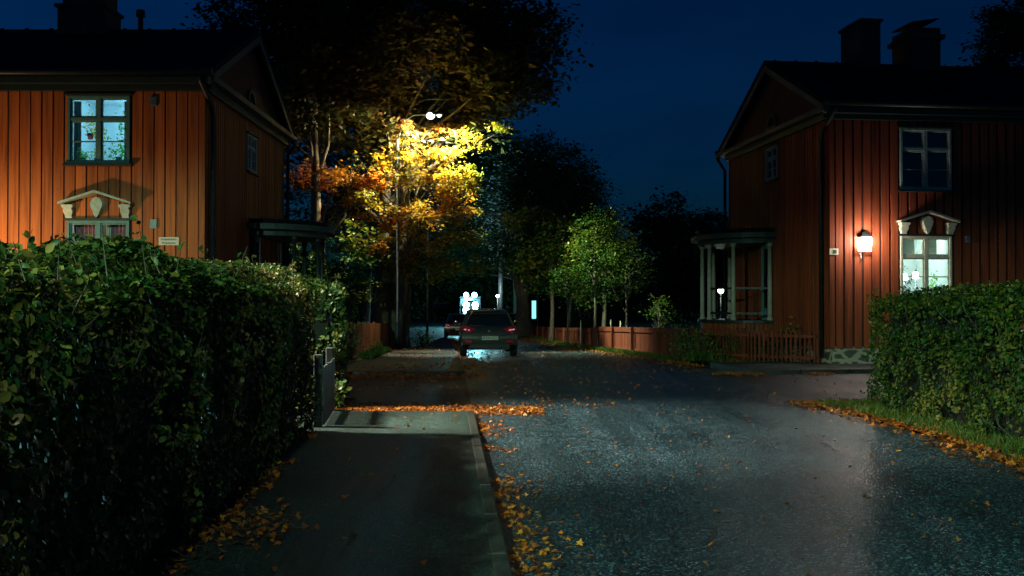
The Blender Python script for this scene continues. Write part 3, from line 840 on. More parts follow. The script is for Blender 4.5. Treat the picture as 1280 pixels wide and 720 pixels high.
def porch(root, s, SD, colm, name='porch'):
    """half oval porch on the side wall, v 3.55..6.9, out to 1.5 m"""
    cv, a, bw = 5.2, 1.68, 1.52
    def ring(k, sc=1.0, n=18):
        return [(cv + a * sc * math.cos(math.pi * i / n), bw * sc * math.sin(math.pi * i / n) ** .9) for i in range(n + 1)]
    def slab(name, sc, z0, z1, mat, parent, bevel=0):
        pl = ring(0, sc); n = len(pl); m = MB()
        vs = [SD(p[0], max(p[1], .03), z0) for p in pl] + [SD(p[0], max(p[1], .03), z1) for p in pl]
        m.add(vs, [tuple(range(n)), tuple(range(2 * n - 1, n - 1, -1))] + [(i, (i + 1) % n, n + (i + 1) % n, n + i) for i in range(n)])
        return m.build(name, mat, parent, bevel=bevel)
    po = slab('porch_floor', 1.02, .98, 1.06, M['trim_dark'], root)
    b = MB(); pl = ring(0, .97, 40)
    for (p, q) in zip(pl, pl[1:]):
        p2 = (p[0] + (q[0] - p[0]) * .86, p[1] + (q[1] - p[1]) * .86)
        c = (cv, 0); k = .96
        P = lambda t, z, sc: SD(c[0] + (t[0] - c[0]) * sc, max(.03, t[1] * sc), z)
        b.hexa([P(p, .12, k), P(p2, .12, k), P(p2, .12, 1), P(p, .12, 1), P(p, .98, k), P(p2, .98, k), P(p2, .98, 1), P(p, .98, 1)])
    b.build('porch_base', M['wall_r'] if s > 0 else M['wall_l'], po)
    slab('porch_roof', 1.16, 3.34, 3.48, M['cornice'], po)
    slab('porch_roof_top', 1.04, 3.481, 3.60, M['roof'], po)
    slab('porch_beam', 1.02, 3.20, 3.338, M['cornice'], po)
    spots = [(3.9, 1.04), (4.75, 1.45), (5.5, 1.42), (6.5, .75), (6.85, .12), (3.56, .12)]
    for (v, w) in spots:
        c = MB(); b0 = Vector(SD(v, w, 1.06))
        c.tube([b0, b0 + Vector((0, 0, .06)), b0 + Vector((0, 0, .07)), b0 + Vector((0, 0, 1.1)), b0 + Vector((0, 0, 2.03)), b0 + Vector((0, 0, 2.04)), b0 + Vector((0, 0, 2.14))],
               [.085, .085, .062, .060, .052, .078, .085], 14)
        c.build('porch_column', colm, po)
    # railing
    sp = [spots[5], spots[0], spots[1], spots[2], spots[3]]
    for a_, b_ in zip(sp, sp[1:]):
        if a_ == spots[1]: continue       # steps side open
        r = MB()
        for z in (1.22, 1.92):
            r.hexa([SD(a_[0], a_[1] - .02, z), SD(b_[0], b_[1] - .02, z), SD(b_[0], b_[1] + .02, z), SD(a_[0], a_[1] + .02, z),
                    SD(a_[0], a_[1] - .02, z + .06), SD(b_[0], b_[1] - .02, z + .06), SD(b_[0], b_[1] + .02, z + .06), SD(a_[0], a_[1] + .02, z + .06)])
        n = 3
        for k in range(1, n):
            v = a_[0] + (b_[0] - a_[0]) * k / n; w = a_[1] + (b_[1] - a_[1]) * k / n
            p = Vector(SD(v, w, 1.06)); r.tube([p, p + Vector((0, 0, .87))], .014, 6)
        r.build('railing', M['metal_dark'], po)
    # glazed door in the wall
    d = MB()
    for v in (3.62, 4.18): d.hexa_f(SD, v, v + .09, 1.06, 3.18, .03, .10)
    d.hexa_f(SD, 3.71, 4.18, 3.06, 3.18, .03, .09); d.hexa_f(SD, 3.71, 4.18, 1.06, 1.4, .03, .07)
    dd = d.build('porch_door', M['frame_teal'], po)
    g = MB(); g.hexa_f(SD, 3.71, 4.18, 1.4, 3.06, .045, .055); g.build('door_pane', M['glass_dark'], dd)
    return po

# left house -----------------------------------------------------
wL = [(1.53, 2.83, 4.45, 5.87), (1.53, 2.83, 1.85, 3.27), (5.6, 6.9, 4.45, 5.87), (5.6, 6.9, 1.85, 3.27)]
swL = [(3.25, 4.1, 4.75, 5.65)]
HL, FL, SL = house('wooden_house', 'orange lit wooden house on the left behind the hedge, with a blue-lit upper window', (-6.42, 20.7), 0, -1, M['wall_l'], wL, swL,
    [('frame_teal', 'glass', False, None), ('frame_teal', 'glass', True, 'frame_grey'), ('frame_teal', 'glass_dark', False, None), ('frame_teal', 'glass_dark', True, 'frame_grey')], .232, .203, 0)
porch(HL, -1, SL, M['trim_dark'])
room(HL, FL, *wL[0], M['interior'])
room(HL, FL, *wL[1], M['interior'], 1.0, .3)
for w in wL[2:]: room(HL, FL, *w, M['interior_dark'], 1.2, .3)
# right house ----------------------------------------------------
wR = [(1.763, 3.08, 4.29, 5.79), (1.763, 3.08, 1.70, 3.17), (5.9, 7.2, 4.29, 5.79), (5.9, 7.2, 1.70, 3.17)]
swR = [(3.2, 4.05, 4.95, 5.85)]
HR, FRR, SR = house('wooden_house', 'dark red wooden house on the right, with a wall lamp and columned round porch', (7.65, 23.9), math.atan(.1206), 1, M['wall_r'], wR, swR,
    [('frame_grey', 'glass_dark', False, None), ('frame_cream', 'glass', True, 'frame_cream'), ('frame_grey', 'glass_dark', False, None), ('frame_cream', 'glass_dark', True, 'frame_cream')], .235, .175, 0)
porch(HR, 1, SR, M['column'])
room(HR, FRR, *wR[0], M['interior_dark'], 1.5, .3)
room(HR, FRR, *wR[1], M['interior'], 2.2, .5)
for w in wR[2:]: room(HR, FRR, *w, M['interior_dark'], 1.2, .3)

# window contents
def curtain(houseo, frame, u0, u1, z0, z1, w, mat, folds=7, slant=0.0):
    m = MB(); n = folds * 6; vs = []; fs = []
    for i in range(n + 1):
        t = i / n; uu = u0 + (u1 - u0) * t
        d = .03 * math.sin(t * folds * 2 * math.pi)
        for k, z in enumerate((z0, (z0 + z1) / 2, z1)):
            vs.append(frame(uu + slant * (1 - k / 2) * (1 - k / 2), w + d, z))
    for i in range(n):
        for k in range(2): fs.append((i * 3 + k, i * 3 + 3 + k, i * 3 + 4 + k, i * 3 + 1 + k))
    m.add(vs, fs, True); return m.build('curtain', mat, houseo, recalc=False)
curtain(HL, FL, 2.3, 2.8, 1.85, 3.25, -.22, M['curtain_pink'], 6, -.12)
curtain(HL, FL, 1.56, 2.05, 1.85, 3.25, -.22, M['curtain_pink'], 6, .12)
curtain(HL, FL, 2.02, 2.32, 1.85, 3.25, -.26, M['curtain_white'], 4)
curtain(HL, FL, 1.57, 1.74, 4.5, 5.8, -.2, M['curtain_white'], 3)
curtain(HL, FL, 2.64, 2.80, 4.5, 5.8, -.2, M['curtain_white'], 3)
plant(HL, FL, 2.45, -.2, 5.0, .3, .07, 60, M['flower_yellow'], drop=True)
plant(HL, FL, 2.25, -.2, 5.02, .28, .10, 90, M['flower_yellow'])
plant(HL, FL, 1.85, -.2, 4.5, .22, .12, 130, M['plant_green'])
plant(HL, FL, 1.80, -.22, 4.95, .42, .06, 60, M['plant_green'], pot=False)
plant(HL, FL, 2.3, -.2, 4.48, .12, .08, 50, M['flower_yellow'])
plant(HL, FL, 2.6, -.2, 4.48, .10, .08, 60, M['plant_green'])
for a, b in ((1.83, 2.28), (2.42, 2.98)):
    k = MB()
    k.hexa_f(FRR, a + .12 if a > 2 else a + .02, b - .12 if a > 2 else b, 2.75, 3.12, -.27, -.255)
    k.build('paper_blind', M['curtain_white'], HR)
plant(HR, FRR, 2.05, -.2, 1.78, .26, .09, 80, M['plant_teal'])
plant(HR, FRR, 2.72, -.2, 1.8, .22, .06, 60, M['plant_green'])
def table_lamp(h, frame, u, w, z, mat, shade_r=.13):
    c = Vector(frame(u, w, z)); m = MB(); m.tube([c, c + Vector((0, 0, .02)), c + Vector((0, 0, .03)), c + Vector((0, 0, .34))], [.07, .07, .015, .012], 12)
    b = m.build('lamp_stand', M['metal'], h)
    m = MB(); m.tube([c + Vector((0, 0, .26)), c + Vector((0, 0, .42))], [shade_r, shade_r * .6], 16)
    m.build('lamp_shade', mat, b)
M['bulb_white'] = emit('white_lamp_shade', (.85, 1, 1), 25)
table_lamp(HR, FRR, 2.18, -.6, 1.85, M['bulb_white'], .12)
table_lamp(HR, FRR, 2.58, -.75, 1.9, M['bulb_white'], .08)

# chimneys and roof pipes
def chimney(root, s, u0, u1, v0, v1, top, style):
    m = MB(); m.box((s * u0, v0, 7.2), (s * u1, v1, top)); 
    o = m.build('chimney', M['chimney'], root, bevel=.02)
    c = MB()
    if style == 1:
        c.box((s * (u0 - .05), v0 - .05, top + .002), (s * (u1 + .05), v1 + .05, top + .08))
    else:
        c.box((s * (u0 - .09), v0 - .09, top - .32), (s * (u1 + .09), v1 + .09, top - .2))
        c.box((s * (u0 + .12), v0 + .12, top + .002), (s * (u0 + .2), v0 + .2, top + .2)); c.box((s * (u1 - .2), v1 - .2, top + .002), (s * (u1 - .12), v1 - .12, top + .2))
        um = (u0 + u1) / 2
        c.hexa([(s * (u0 + .0), v0, top + .12), (s * (u1 - .05), v0, top + .24), (s * (u1 - .05), v1, top + .24), (s * u0, v1, top + .12),
                (s * u0, v0, top + .15), (s * (u1 - .05), v0, top + .27), (s * (u1 - .05), v1, top + .27), (s * u0, v1, top + .15)])
    c.build('chimney_cap', M['chimney'], o)
chimney(HR, 1, 2.28, 2.85, 3.0, 4.25, 9.25, 1)
chimney(HR, 1, 3.75, 4.6, 3.0, 4.1, 9.15, 2)
chimney(HL, -1, 3.35, 4.5, 3.1, 4.1, 8.65, 1)
chimney(HL, -1, 3.42, 4.4, 3.15, 4.05, 9.6, 1)
m = MB(); m.tube([(-2.68, 3.6, 8.0), (-2.68, 3.6, 8.55), (-2.68, 3.6, 8.56), (-2.68, 3.6, 8.72)], [.06, .06, .11, .10], 12); m.build('vent_pipe', M['metal_dark'], HL)

# small wall fixtures
def vent_box(frame, h, u, z, wd=.14, hh=.19):
    m = MB(); m.hexa_f(frame, u - wd / 2, u + wd / 2, z - hh / 2, z + hh / 2, .026, .06)
    for k in range(4): m.hexa_f(frame, u - wd / 2 + .015, u + wd / 2 - .015, z - hh / 2 + .02 + k * .042, z - hh / 2 + .035 + k * .042, .06, .07)
    m.build('wall_vent', M['metal'], h)
vent_box(FL, HL, 1.04, 5.75); vent_box(FL, HL, 1.03, 3.2)
vent_box(FRR, HR, 3.50, 3.1, .11, .16)

def text_obj(name, body, size, mat, parent, loc, rot, extr=.002):
    cu = bpy.data.curves.new(name, 'FONT'); cu.body = body; cu.size = size; cu.extrude = extr; cu.align_x = 'CENTER'; cu.align_y = 'CENTER'
    t = bpy.data.objects.new(name, cu); COL.objects.link(t)
    dg = bpy.context.evaluated_depsgraph_get()
    me = bpy.data.meshes.new_from_object(t.evaluated_get(dg))
    bpy.data.objects.remove(t)
    o = link_mesh(name, me, mat, parent); o.location = loc; o.rotation_euler = rot
    return o

# street name plate on the left house
sp = empty('street_name_plate', (-6.42 - .71, 20.7 - .03, 2.84))
tag(sp, 'small cream street name plate with two lines of dark lettering on the orange wall', 'sign')
MB().box((-.21, -.012, -.085), (.21, 0, .085)).build('plate', M['sign_white'], sp, bevel=.004)
text_obj('lettering', 'Pohjolankatu', .062, M['ink'], sp, (0, -.0145, .036), (R(90), 0, 0))
text_obj('lettering', 'Pohjolagatan', .056, M['ink'], sp, (0, -.0145, -.038), (R(90), 0, 0))

# illuminated house number lamp on the right house
M['lamp_glow'] = emit('wall_lamp_glass', (1, .88, .78), 100)
M['plate_glow'] = emit('backlit_number_plate', (1, .84, .7), 4)
def place_front_r(u, w, z):
    a = math.atan(.1206); lx, ly = FRR(u, w, z)[:2]
    return (7.65 + lx * math.cos(a) - ly * math.sin(a), 23.9 + lx * math.sin(a) + ly * math.cos(a), z)
wl = empty('wall_lamp', place_front_r(.83, .03, 3.0), math.atan(.1206))
wl.scale = (.74, .74, .74); tag(wl, 'glowing white box lamp over a number plate on the dark red wall', 'lamp')
m = MB(); m.hexa([(-.2, -.20, .17), (.2, -.20, .17), (.2, 0, .17), (-.2, 0, .17), (-.05, -.08, .36), (.06, -.08, .36), (.06, 0, .36), (-.05, 0, .36)]); m.build('lamp_hood', M['metal_dark'], wl)
m = MB(); m.prism([(-.16, -.09), (.19, -.09), (.19, .165), (-.05, .165), (-.16, .10)], -.19, -.03, 'y'); m.build('lamp_glass', M['lamp_glow'], wl, bevel=.01)
m = MB(); m.box((-.25, -.13, -.29), (.2, -.10, -.11)); m.build('number_plate', M['plate_glow'], wl, bevel=.004)
m = MB()
for fx in (-.165, .18): m.box((fx, -.2, -.1), (fx + .014, -.186, .17 if fx > 0 else .11))
m.box((-.16, -.2, -.1), (.18, -.186, -.086)); m.build('lamp_frame', M['metal_dark'], wl)
m = MB(); m.box((-.02, -.105, -.31), (.02, -.0, .17)); m.box((-.24, -.11, -.31), (.19, -.06, -.292)); m.build('bracket', M['metal_dark'], wl)
m = MB(); m.tube([(-.12, -.04, -.29), (-.12, -.04, -.62)], .014, 8); m.build('cable', M['white'], wl)
ml = empty('notice_plate', place_front_r(.07, .04, 2.78), math.atan(.1206))
tag(ml, 'tiny pale rectangular plate on the corner of the dark red house', 'sign')
MB().box((-.11, -.012, -.075), (.11, 0, .075)).build('plate', M['sign_white'], ml)
MB().box((-.02, -.02, -.045), (.06, -.0122, .045)).build('symbol_panel', M['cornice'], ml)

# ------------------------------------------------------------------ fences, gate
def path_pt(pts, t):
    L = [(Vector(b) - Vector(a)).length for a, b in zip(pts, pts[1:])]
    d = t * sum(L)
    for (a, b), l in zip(zip(pts, pts[1:]), L):
        if d <= l + 1e-9:
            a, b = Vector(a), Vector(b); return a.lerp(b, d / l), (b - a).normalized()
        d -= l
    return Vector(pts[-1]), (Vector(pts[-1]) - Vector(pts[-2])).normalized()

def plank(m, c, d, w, t, z0, z1, off=0, peak=0):
    n = Vector((-d.y, d.x)); q = c + n * off
    a, b = q - d * w / 2, q + d * w / 2
    vs = [(a.x, a.y, z0), (b.x, b.y, z0), (b.x + n.x * t, b.y + n.y * t, z0), (a.x + n.x * t, a.y + n.y * t, z0)]
    m.hexa(vs + [(x, y, z1 + (peak if k in (1, 2) else 0)) for k, (x, y, _) in enumerate(vs)])

def fence(name, label, pts, hs, mat, pitch, wid, post_every, gap_rail=True, rails=(.2, .75), side=1, zb=.06, rail_front=False, over=0):
    root = empty(name, (pts[0][0], pts[0][1], zg(pts[0][1])))
    tag(root, label, 'fence')
    tot = sum((Vector(b) - Vector(a)).length for a, b in zip(pts, pts[1:]))
    O = Vector((pts[0][0], pts[0][1])); z00 = zg(pts[0][1])
    m = MB(); n = int(tot / pitch)
    for i in range(n):
        t = (i + .5) / n; c, d = path_pt(pts, t); h = hs[0] + (hs[1] - hs[0]) * t + random.uniform(-.008, .008)
        z = zg(c.y) - z00
        dd = (d + Vector((random.uniform(-.02, .02), random.uniform(-.02, .02)))).normalized()
        plank(m, c - O, dd, wid + random.uniform(-.004, .004), .02, z + zb, z + h, 0)
    m.build('pickets' if wid < pitch * .75 else 'boards', mat, root)
    r = MB()
    for f in rails:
        K = max(2, int(tot / 2.0))
        for k in range(K):
            a, _ = path_pt(pts, k / K); b, d = path_pt(pts, (k + 1) / K)
            d = (b - a).normalized(); nn = Vector((-d.y, d.x))
            za, zb_ = zg(a.y) - z00 + (hs[0] + (hs[1] - hs[0]) * k / K) * f, zg(b.y) - z00 + (hs[0] + (hs[1] - hs[0]) * (k + 1) / K) * f
            o1, o2 = (.022, .06) if not rail_front else (-.042, -.002)
            a1, b1, a2, b2 = a - O + nn * o1, b - O + nn * o1, a - O + nn * o2, b - O + nn * o2
            r.hexa([(a1.x, a1.y, za), (b1.x, b1.y, zb_), (b2.x, b2.y, zb_), (a2.x, a2.y, za), (a1.x, a1.y, za + .07), (b1.x, b1.y, zb_ + .07), (b2.x, b2.y, zb_ + .07), (a2.x, a2.y, za + .07)])
    r.build('rails', mat, root)
    P = max(1, int(tot / post_every))
    for k in range(P + 1):
        c, d = path_pt(pts, k / P); p = MB(); h = hs[0] + (hs[1] - hs[0]) * k / P
        z = zg(c.y) - z00
        plank(p, c - O, d, .1, .1, z - .1, z + h + over, .062 if not rail_front else .03)
        p.build('post', mat, root, bevel=.008)
    return root
fence('board_fence', 'long red close-boarded fence along the right side of the street', [(4.94, 28.0), (3.46, 39.9)], (.95, .92), M['fence_red'], .105, .098, 2.4, side=-1, rails=(.15, .82))
fence('board_fence', 'lower far section of red board fence running on towards the big tree trunk', [(3.42, 40.1), (2.3, 51), (1.13, 64)], (.88, .70), M['fence_red'], .12, .112, 2.6, rails=(.15, .8))
fence('picket_fence', 'red picket fence in front of the porch of the dark red house', [(5.0, 28.0), (6.2, 25.6), (7.45, 24.35)], (.95, .90), M['fence_red'], .125, .05, 1.6, rails=(.24, .82), rail_front=True, over=.05)
fence('picket_fence', 'orange-brown picket fence on the left by the street lamp', [(-4.75, 30), (-4.9, 41)], (1.08, 1.05), M['fence_orange'], .19, .10, 1.6, rails=(.2, .82), over=.05)
fence('picket_fence', 'short orange-brown picket run facing the side street on the left', [(-7.2, 29.9), (-4.83, 29.9)], (1.05, 1.05), M['fence_orange'], .19, .11, 1.0, rails=(.2, .82), over=.05)
# metal handrail past the fence
hr = MB(); hr.tube([(-4.5, 38.5, zg(38)), (-4.5, 38.5, zg(38) + 1.0), (-4.6, 41, zg(41) + 1.02), (-4.6, 41, zg(41))], .022, 8)
tag(hr.build('handrail', M['metal']), 'thin metal handrail by the left pavement near the lamp post', 'handrail')

gt = empty('gate', (-2.36, 13.0, 0)); tag(gt, 'weathered grey wooden gate set in the left hedge', 'gate')
m = MB(); b0 = Vector((-2.27, 12.05)); b1 = Vector((-2.46, 13.85)); d = (b1 - b0).normalized()
for i in range(12):
    c = b0.lerp(b1, (i + .5) / 12) - Vector((-2.36, 13.0)); plank(m, c, d, .085, .022, .1, .80 + random.uniform(-.01, .01))
m.build('boards', M['gate'], gt)
m = MB()
for z in (.25, .66):
    plank(m, Vector((-2.375, 13.05)) - Vector((-2.36, 13.0)), d, 1.6, .04, z, z + .08, .024)
m.build('rails', M['gate'], gt)
for p in (b0, b1):
    m = MB(); plank(m, p - Vector((-2.36, 13.0)), d, .1, .1, -.05, .95, .024); m.build('post', M['gate'], gt, bevel=.01)

# unidentified thing at the right hedge, form made up as a letter box
mb = empty('guessed_mailbox_stand', (5.58, 10.35, 0)); tag(mb, 'unidentified dark object built as a mailbox on a tan shelf, poking out of the right hedge at the frame edge', 'mailbox')
MB().box((-.13, -.4, .88), (.35, .4, .92)).build('shelf', simple('tan_plank', (.42, .26, .15), .6), mb, bevel=.004)
MB().prism([(-.10, .921), (.3, .921), (.3, 1.22), (.1, 1.30), (-.10, 1.24)], -.36, .36, 'y').build('box', simple('dark_box_paint', (.02, .03, .03), .25), mb, bevel=.015)
MB().box((-.115, -.34, 1.25), (-.08, .34, 1.29)).build('label_strip', M['white'], mb)
MB().box((-.112, -.34, 1.295), (-.08, .34, 1.35)).build('flag', simple('red_flag', (.5, .06, .03), .5), mb)
MB().box((.08, -.05, 0), (.16, .05, .878)).build('post', M['gate'], mb)

# ------------------------------------------------------------------ street lamps and poles
M['led'] = emit('street_lamp_diffuser', (.95, 1, .92), 9)
def spot(name, parent, loc, energy, col, half, blend, target=(0, 0, -1), size=.12):
    l = bpy.data.lights.new(name, 'SPOT'); l.energy = energy; l.color = col; l.spot_size = R(half * 2); l.spot_blend = blend; l.shadow_soft_size = size
    o = bpy.data.objects.new(name, l); COL.objects.link(o); o.parent = parent; o.location = loc
    o.rotation_euler = Vector(target).to_track_quat('-Z', 'Y').to_euler()
    return o
def street_lamp(label, base, h, arm, armz, energy, col, half, blend, group='street lamps', rad=.075, twin=True, aim=(0, 0, -1)):
    root = empty('street_lamp', (base[0], base[1], zg(base[1]))); tag(root, label, 'street lamp', group)
    m = MB(); m.tube([(0, 0, 0), (0, 0, 1.1), (0, 0, 1.12), (0, 0, h)], [rad * 1.35, rad * 1.3, rad, rad * .6], 14); m.build('pole', M['pole'], root)
    ax, ay = arm
    m = MB(); m.tube([(0, 0, h - .05), (ax * .15, ay * .15, h + armz * .7), (ax * .5, ay * .5, h + armz), (ax, ay, h + armz)], [.035] * 4, 8); m.build('arm', M['pole'], root)
    L = math.hypot(ax, ay); dx, dy = ax / L, ay / L
    def P(a, b, z): return (ax + dx * a - dy * b, ay + dy * a + dx * b, h + armz + z)
    m = MB(); m.hexa([P(-.1, -.11, -.04), P(.55, -.13, -.04), P(.55, .13, -.04), P(-.1, .11, -.04), P(-.1, -.05, .06), P(.5, -.09, .06), P(.5, .09, .06), P(-.1, .05, .06)])
    hd = m.build('lamp_head', M['pole'], root, bevel=.01)
    m = MB()
    for a, b in ((.0, .16), (.36, .48)) if twin else ((.02, .5),):
        rr_ = .16 if a < .1 else .08
        m.ball(P((a + b) / 2, 0, -.06), rr_, 14, 8, (1, 1, .8))
    m.build('diffuser', M['led'], hd)
    spot('lamp_light', root, P(.15, 0, -.30), energy, col, half, blend, aim)
    return root
WARM = (1, .66, .36); WHITE = (1, .92, .72); COOL = (.62, .95, 1)
street_lamp('street lamp on a thin grey pole shining through yellow maple leaves', (-4.37, 38), 8.1, (1.2, -.3), .9, 3600, (1, .90, .66), 70, .35, aim=(0, .40, -1))
# extra spots added at this lamp head, then unseen lamps outside the picture
lp_ = [o for o in bpy.data.objects if o.name.startswith('street_lamp')][0]
spot('added_side_spot', lp_, (1.2, -.3, 8.72), 5500, (1, .86, .55), 46, .6, (-1, -.12, -.60), .12)  # added spot, brightens the boughs left of the lamp
spot('added_side_spot', lp_, (1.5, -.3, 8.72), 11000, (.80, 1, .66), 46, .6, (1, .34, -.85), .12)  # added spot, brightens the green trees on the right
street_lamp('warm street lamp beside the orange lit house, outside the left edge', (-10.8, 12.6), 8.0, (1.0, .1), .3, 21000, (1, .94, .76), 19, .7, aim=(1, -.04, -.95))
for o in bpy.data.objects:
    if o.type == 'LIGHT' and o.data.energy == 21000: o.data.shadow_soft_size = .45
street_lamp('unseen pale fill lamp added behind the viewer, built as a street lamp', (-2.1, -9), 7.6, (1.4, .3), .5, 2200, (.62, 1, .74), 82, .15)  # unseen lamp added as fill for the left hedge and pavement
street_lamp('cool street lamp standing behind the left hedge near the viewer', (-9.0, -5), 7.0, (1.0, .2), .3, 7800, (.60, 1, .74), 85.5, .08)
for x, y, h, r, lb in ((kx(46) - 1.1, 46, 5.5, .06, 'slim dark pole on the left pavement beyond the picket fence'), (-.85, 75, 9, .19, 'thick grey utility pole to the right of the parked cars'),
                       (1.55, 60, 2.9, .04, 'thin pale pole to the right of the big trunk')):
    r_ = MB().tube([(0, 0, 0), (0, 0, h)], [r, r * .8], 12).build('pole', M['pole']); r_.location = (x, y, zg(y)); tag(r_, lb, 'pole')

def globe_lamp(label, x, y, z, r, st, energy, col):
    root = empty('garden_lamp', (x, y, zg(y))); tag(root, label, 'garden lamp'); hz = z - zg(y)
    MB().tube([(0, 0, 0), (0, 0, hz - r)], .03, 10).build('post', M['metal_dark'], root)
    MB().ball((0, 0, hz), r, 16, 10).build('globe', emit('globe_glass', col, st), root)
    l = bpy.data.lights.new('globe_light', 'POINT'); l.energy = energy; l.color = col; l.shadow_soft_size = r + .03
    lo = bpy.data.objects.new('globe_light', l); COL.objects.link(lo); lo.parent = root; lo.location = (-.2, -r - .12, hz)
    return root
globe_lamp('round white garden lamp seen through the porch columns', 261 / F * 44, 44, 1.6 + 13 * 44 / F, .13, 25, 40, (.8, 1, .8))
globe_lamp('small bright white lamp by the utility pole down the street', -18 / F * 74, 74, 1.6 + 6 * 74 / F, .11, 40, 160, (.8, 1, 1))

yl = empty('garden_lamp', (-10.8, 18.5, 0)); tag(yl, 'orange yard lamp behind the left hedge lighting the orange house wall', 'garden lamp')
MB().tube([(0, 0, 0), (0, 0, 1.65)], .035, 10).build('post', M['metal_dark'], yl)
MB().ball((0, 0, 1.8), .14, 16, 10).build('globe', emit('amber_globe_glass', (1, .6, .3), 10), yl)
l_ = bpy.data.lights.new('yard_light', 'POINT'); l_.energy = 330; l_.color = (1, .62, .30); l_.shadow_soft_size = .14
lo_ = bpy.data.objects.new('yard_light', l_); COL.objects.link(lo_); lo_.parent = yl; lo_.location = (0, .22, 1.8)

# ------------------------------------------------------------------ cars
def car_paint(name, col, rough=.25, metal=.5):
    m, nt, b = mat_new(name)
    tc = N(nt, 'ShaderNodeTexCoord'); no = N(nt, 'ShaderNodeTexNoise'); no.inputs['Scale'].default_value = 60; no.inputs['Detail'].default_value = 3
    nt.links.new(tc.outputs['Object'], no.inputs['Vector'])
    rp = ramp(nt, [(.35, tuple(c * .85 for c in col)), (.65, tuple(c * 1.1 for c in col))]); nt.links.new(no.outputs['Fac'], rp.inputs[0])
    nt.links.new(rp.outputs['Color'], b.inputs['Base Color'])
    rr = N(nt, 'ShaderNodeMapRange'); rr.inputs[3].default_value = rough * .8; rr.inputs[4].default_value = rough * 1.5
    nt.links.new(no.outputs['Fac'], rr.inputs[0]); nt.links.new(rr.outputs[0], b.inputs['Roughness'])
    b.inputs['Metallic'].default_value = metal; b.inputs['Coat Weight'].default_value = .6; b.inputs['Coat Roughness'].default_value = .08
    return m
M['paint_grey'] = car_paint('warm_grey_car_paint', (.085, .082, .06), .22, .5)
M['paint_dark'] = car_paint('dark_car_paint', (.03, .035, .04))
M['car_glass'] = simple('tinted_car_glass', (.012, .02, .022), .06, spec=.9, var=.05)
M['rubber'] = simple('tyre_rubber', (.015, .015, .015), .8, bump=.3)
M['rim'] = simple('alloy_rim', (.3, .3, .31), .3, metal=.9)
M['black_plastic'] = simple('black_plastic', (.012, .013, .014), .45)
M['tail_red'] = simple('red_tail_lamp', (.75, .02, .05), .12, spec=.8, var=.2, scale=30)
M['tail_pink'] = emit('glowing_tail_strip', (1, .25, .3), .45)  # faint emission put in so the tail lights show brighter
M['plate_yel'] = simple('licence_plate_white', (.75, .78, .55), .4, var=.03)
M['plate_blue'] = simple('licence_plate_blue', (.03, .12, .30), .4)
M['chrome'] = simple('chrome', (.6, .6, .6), .12, metal=1)

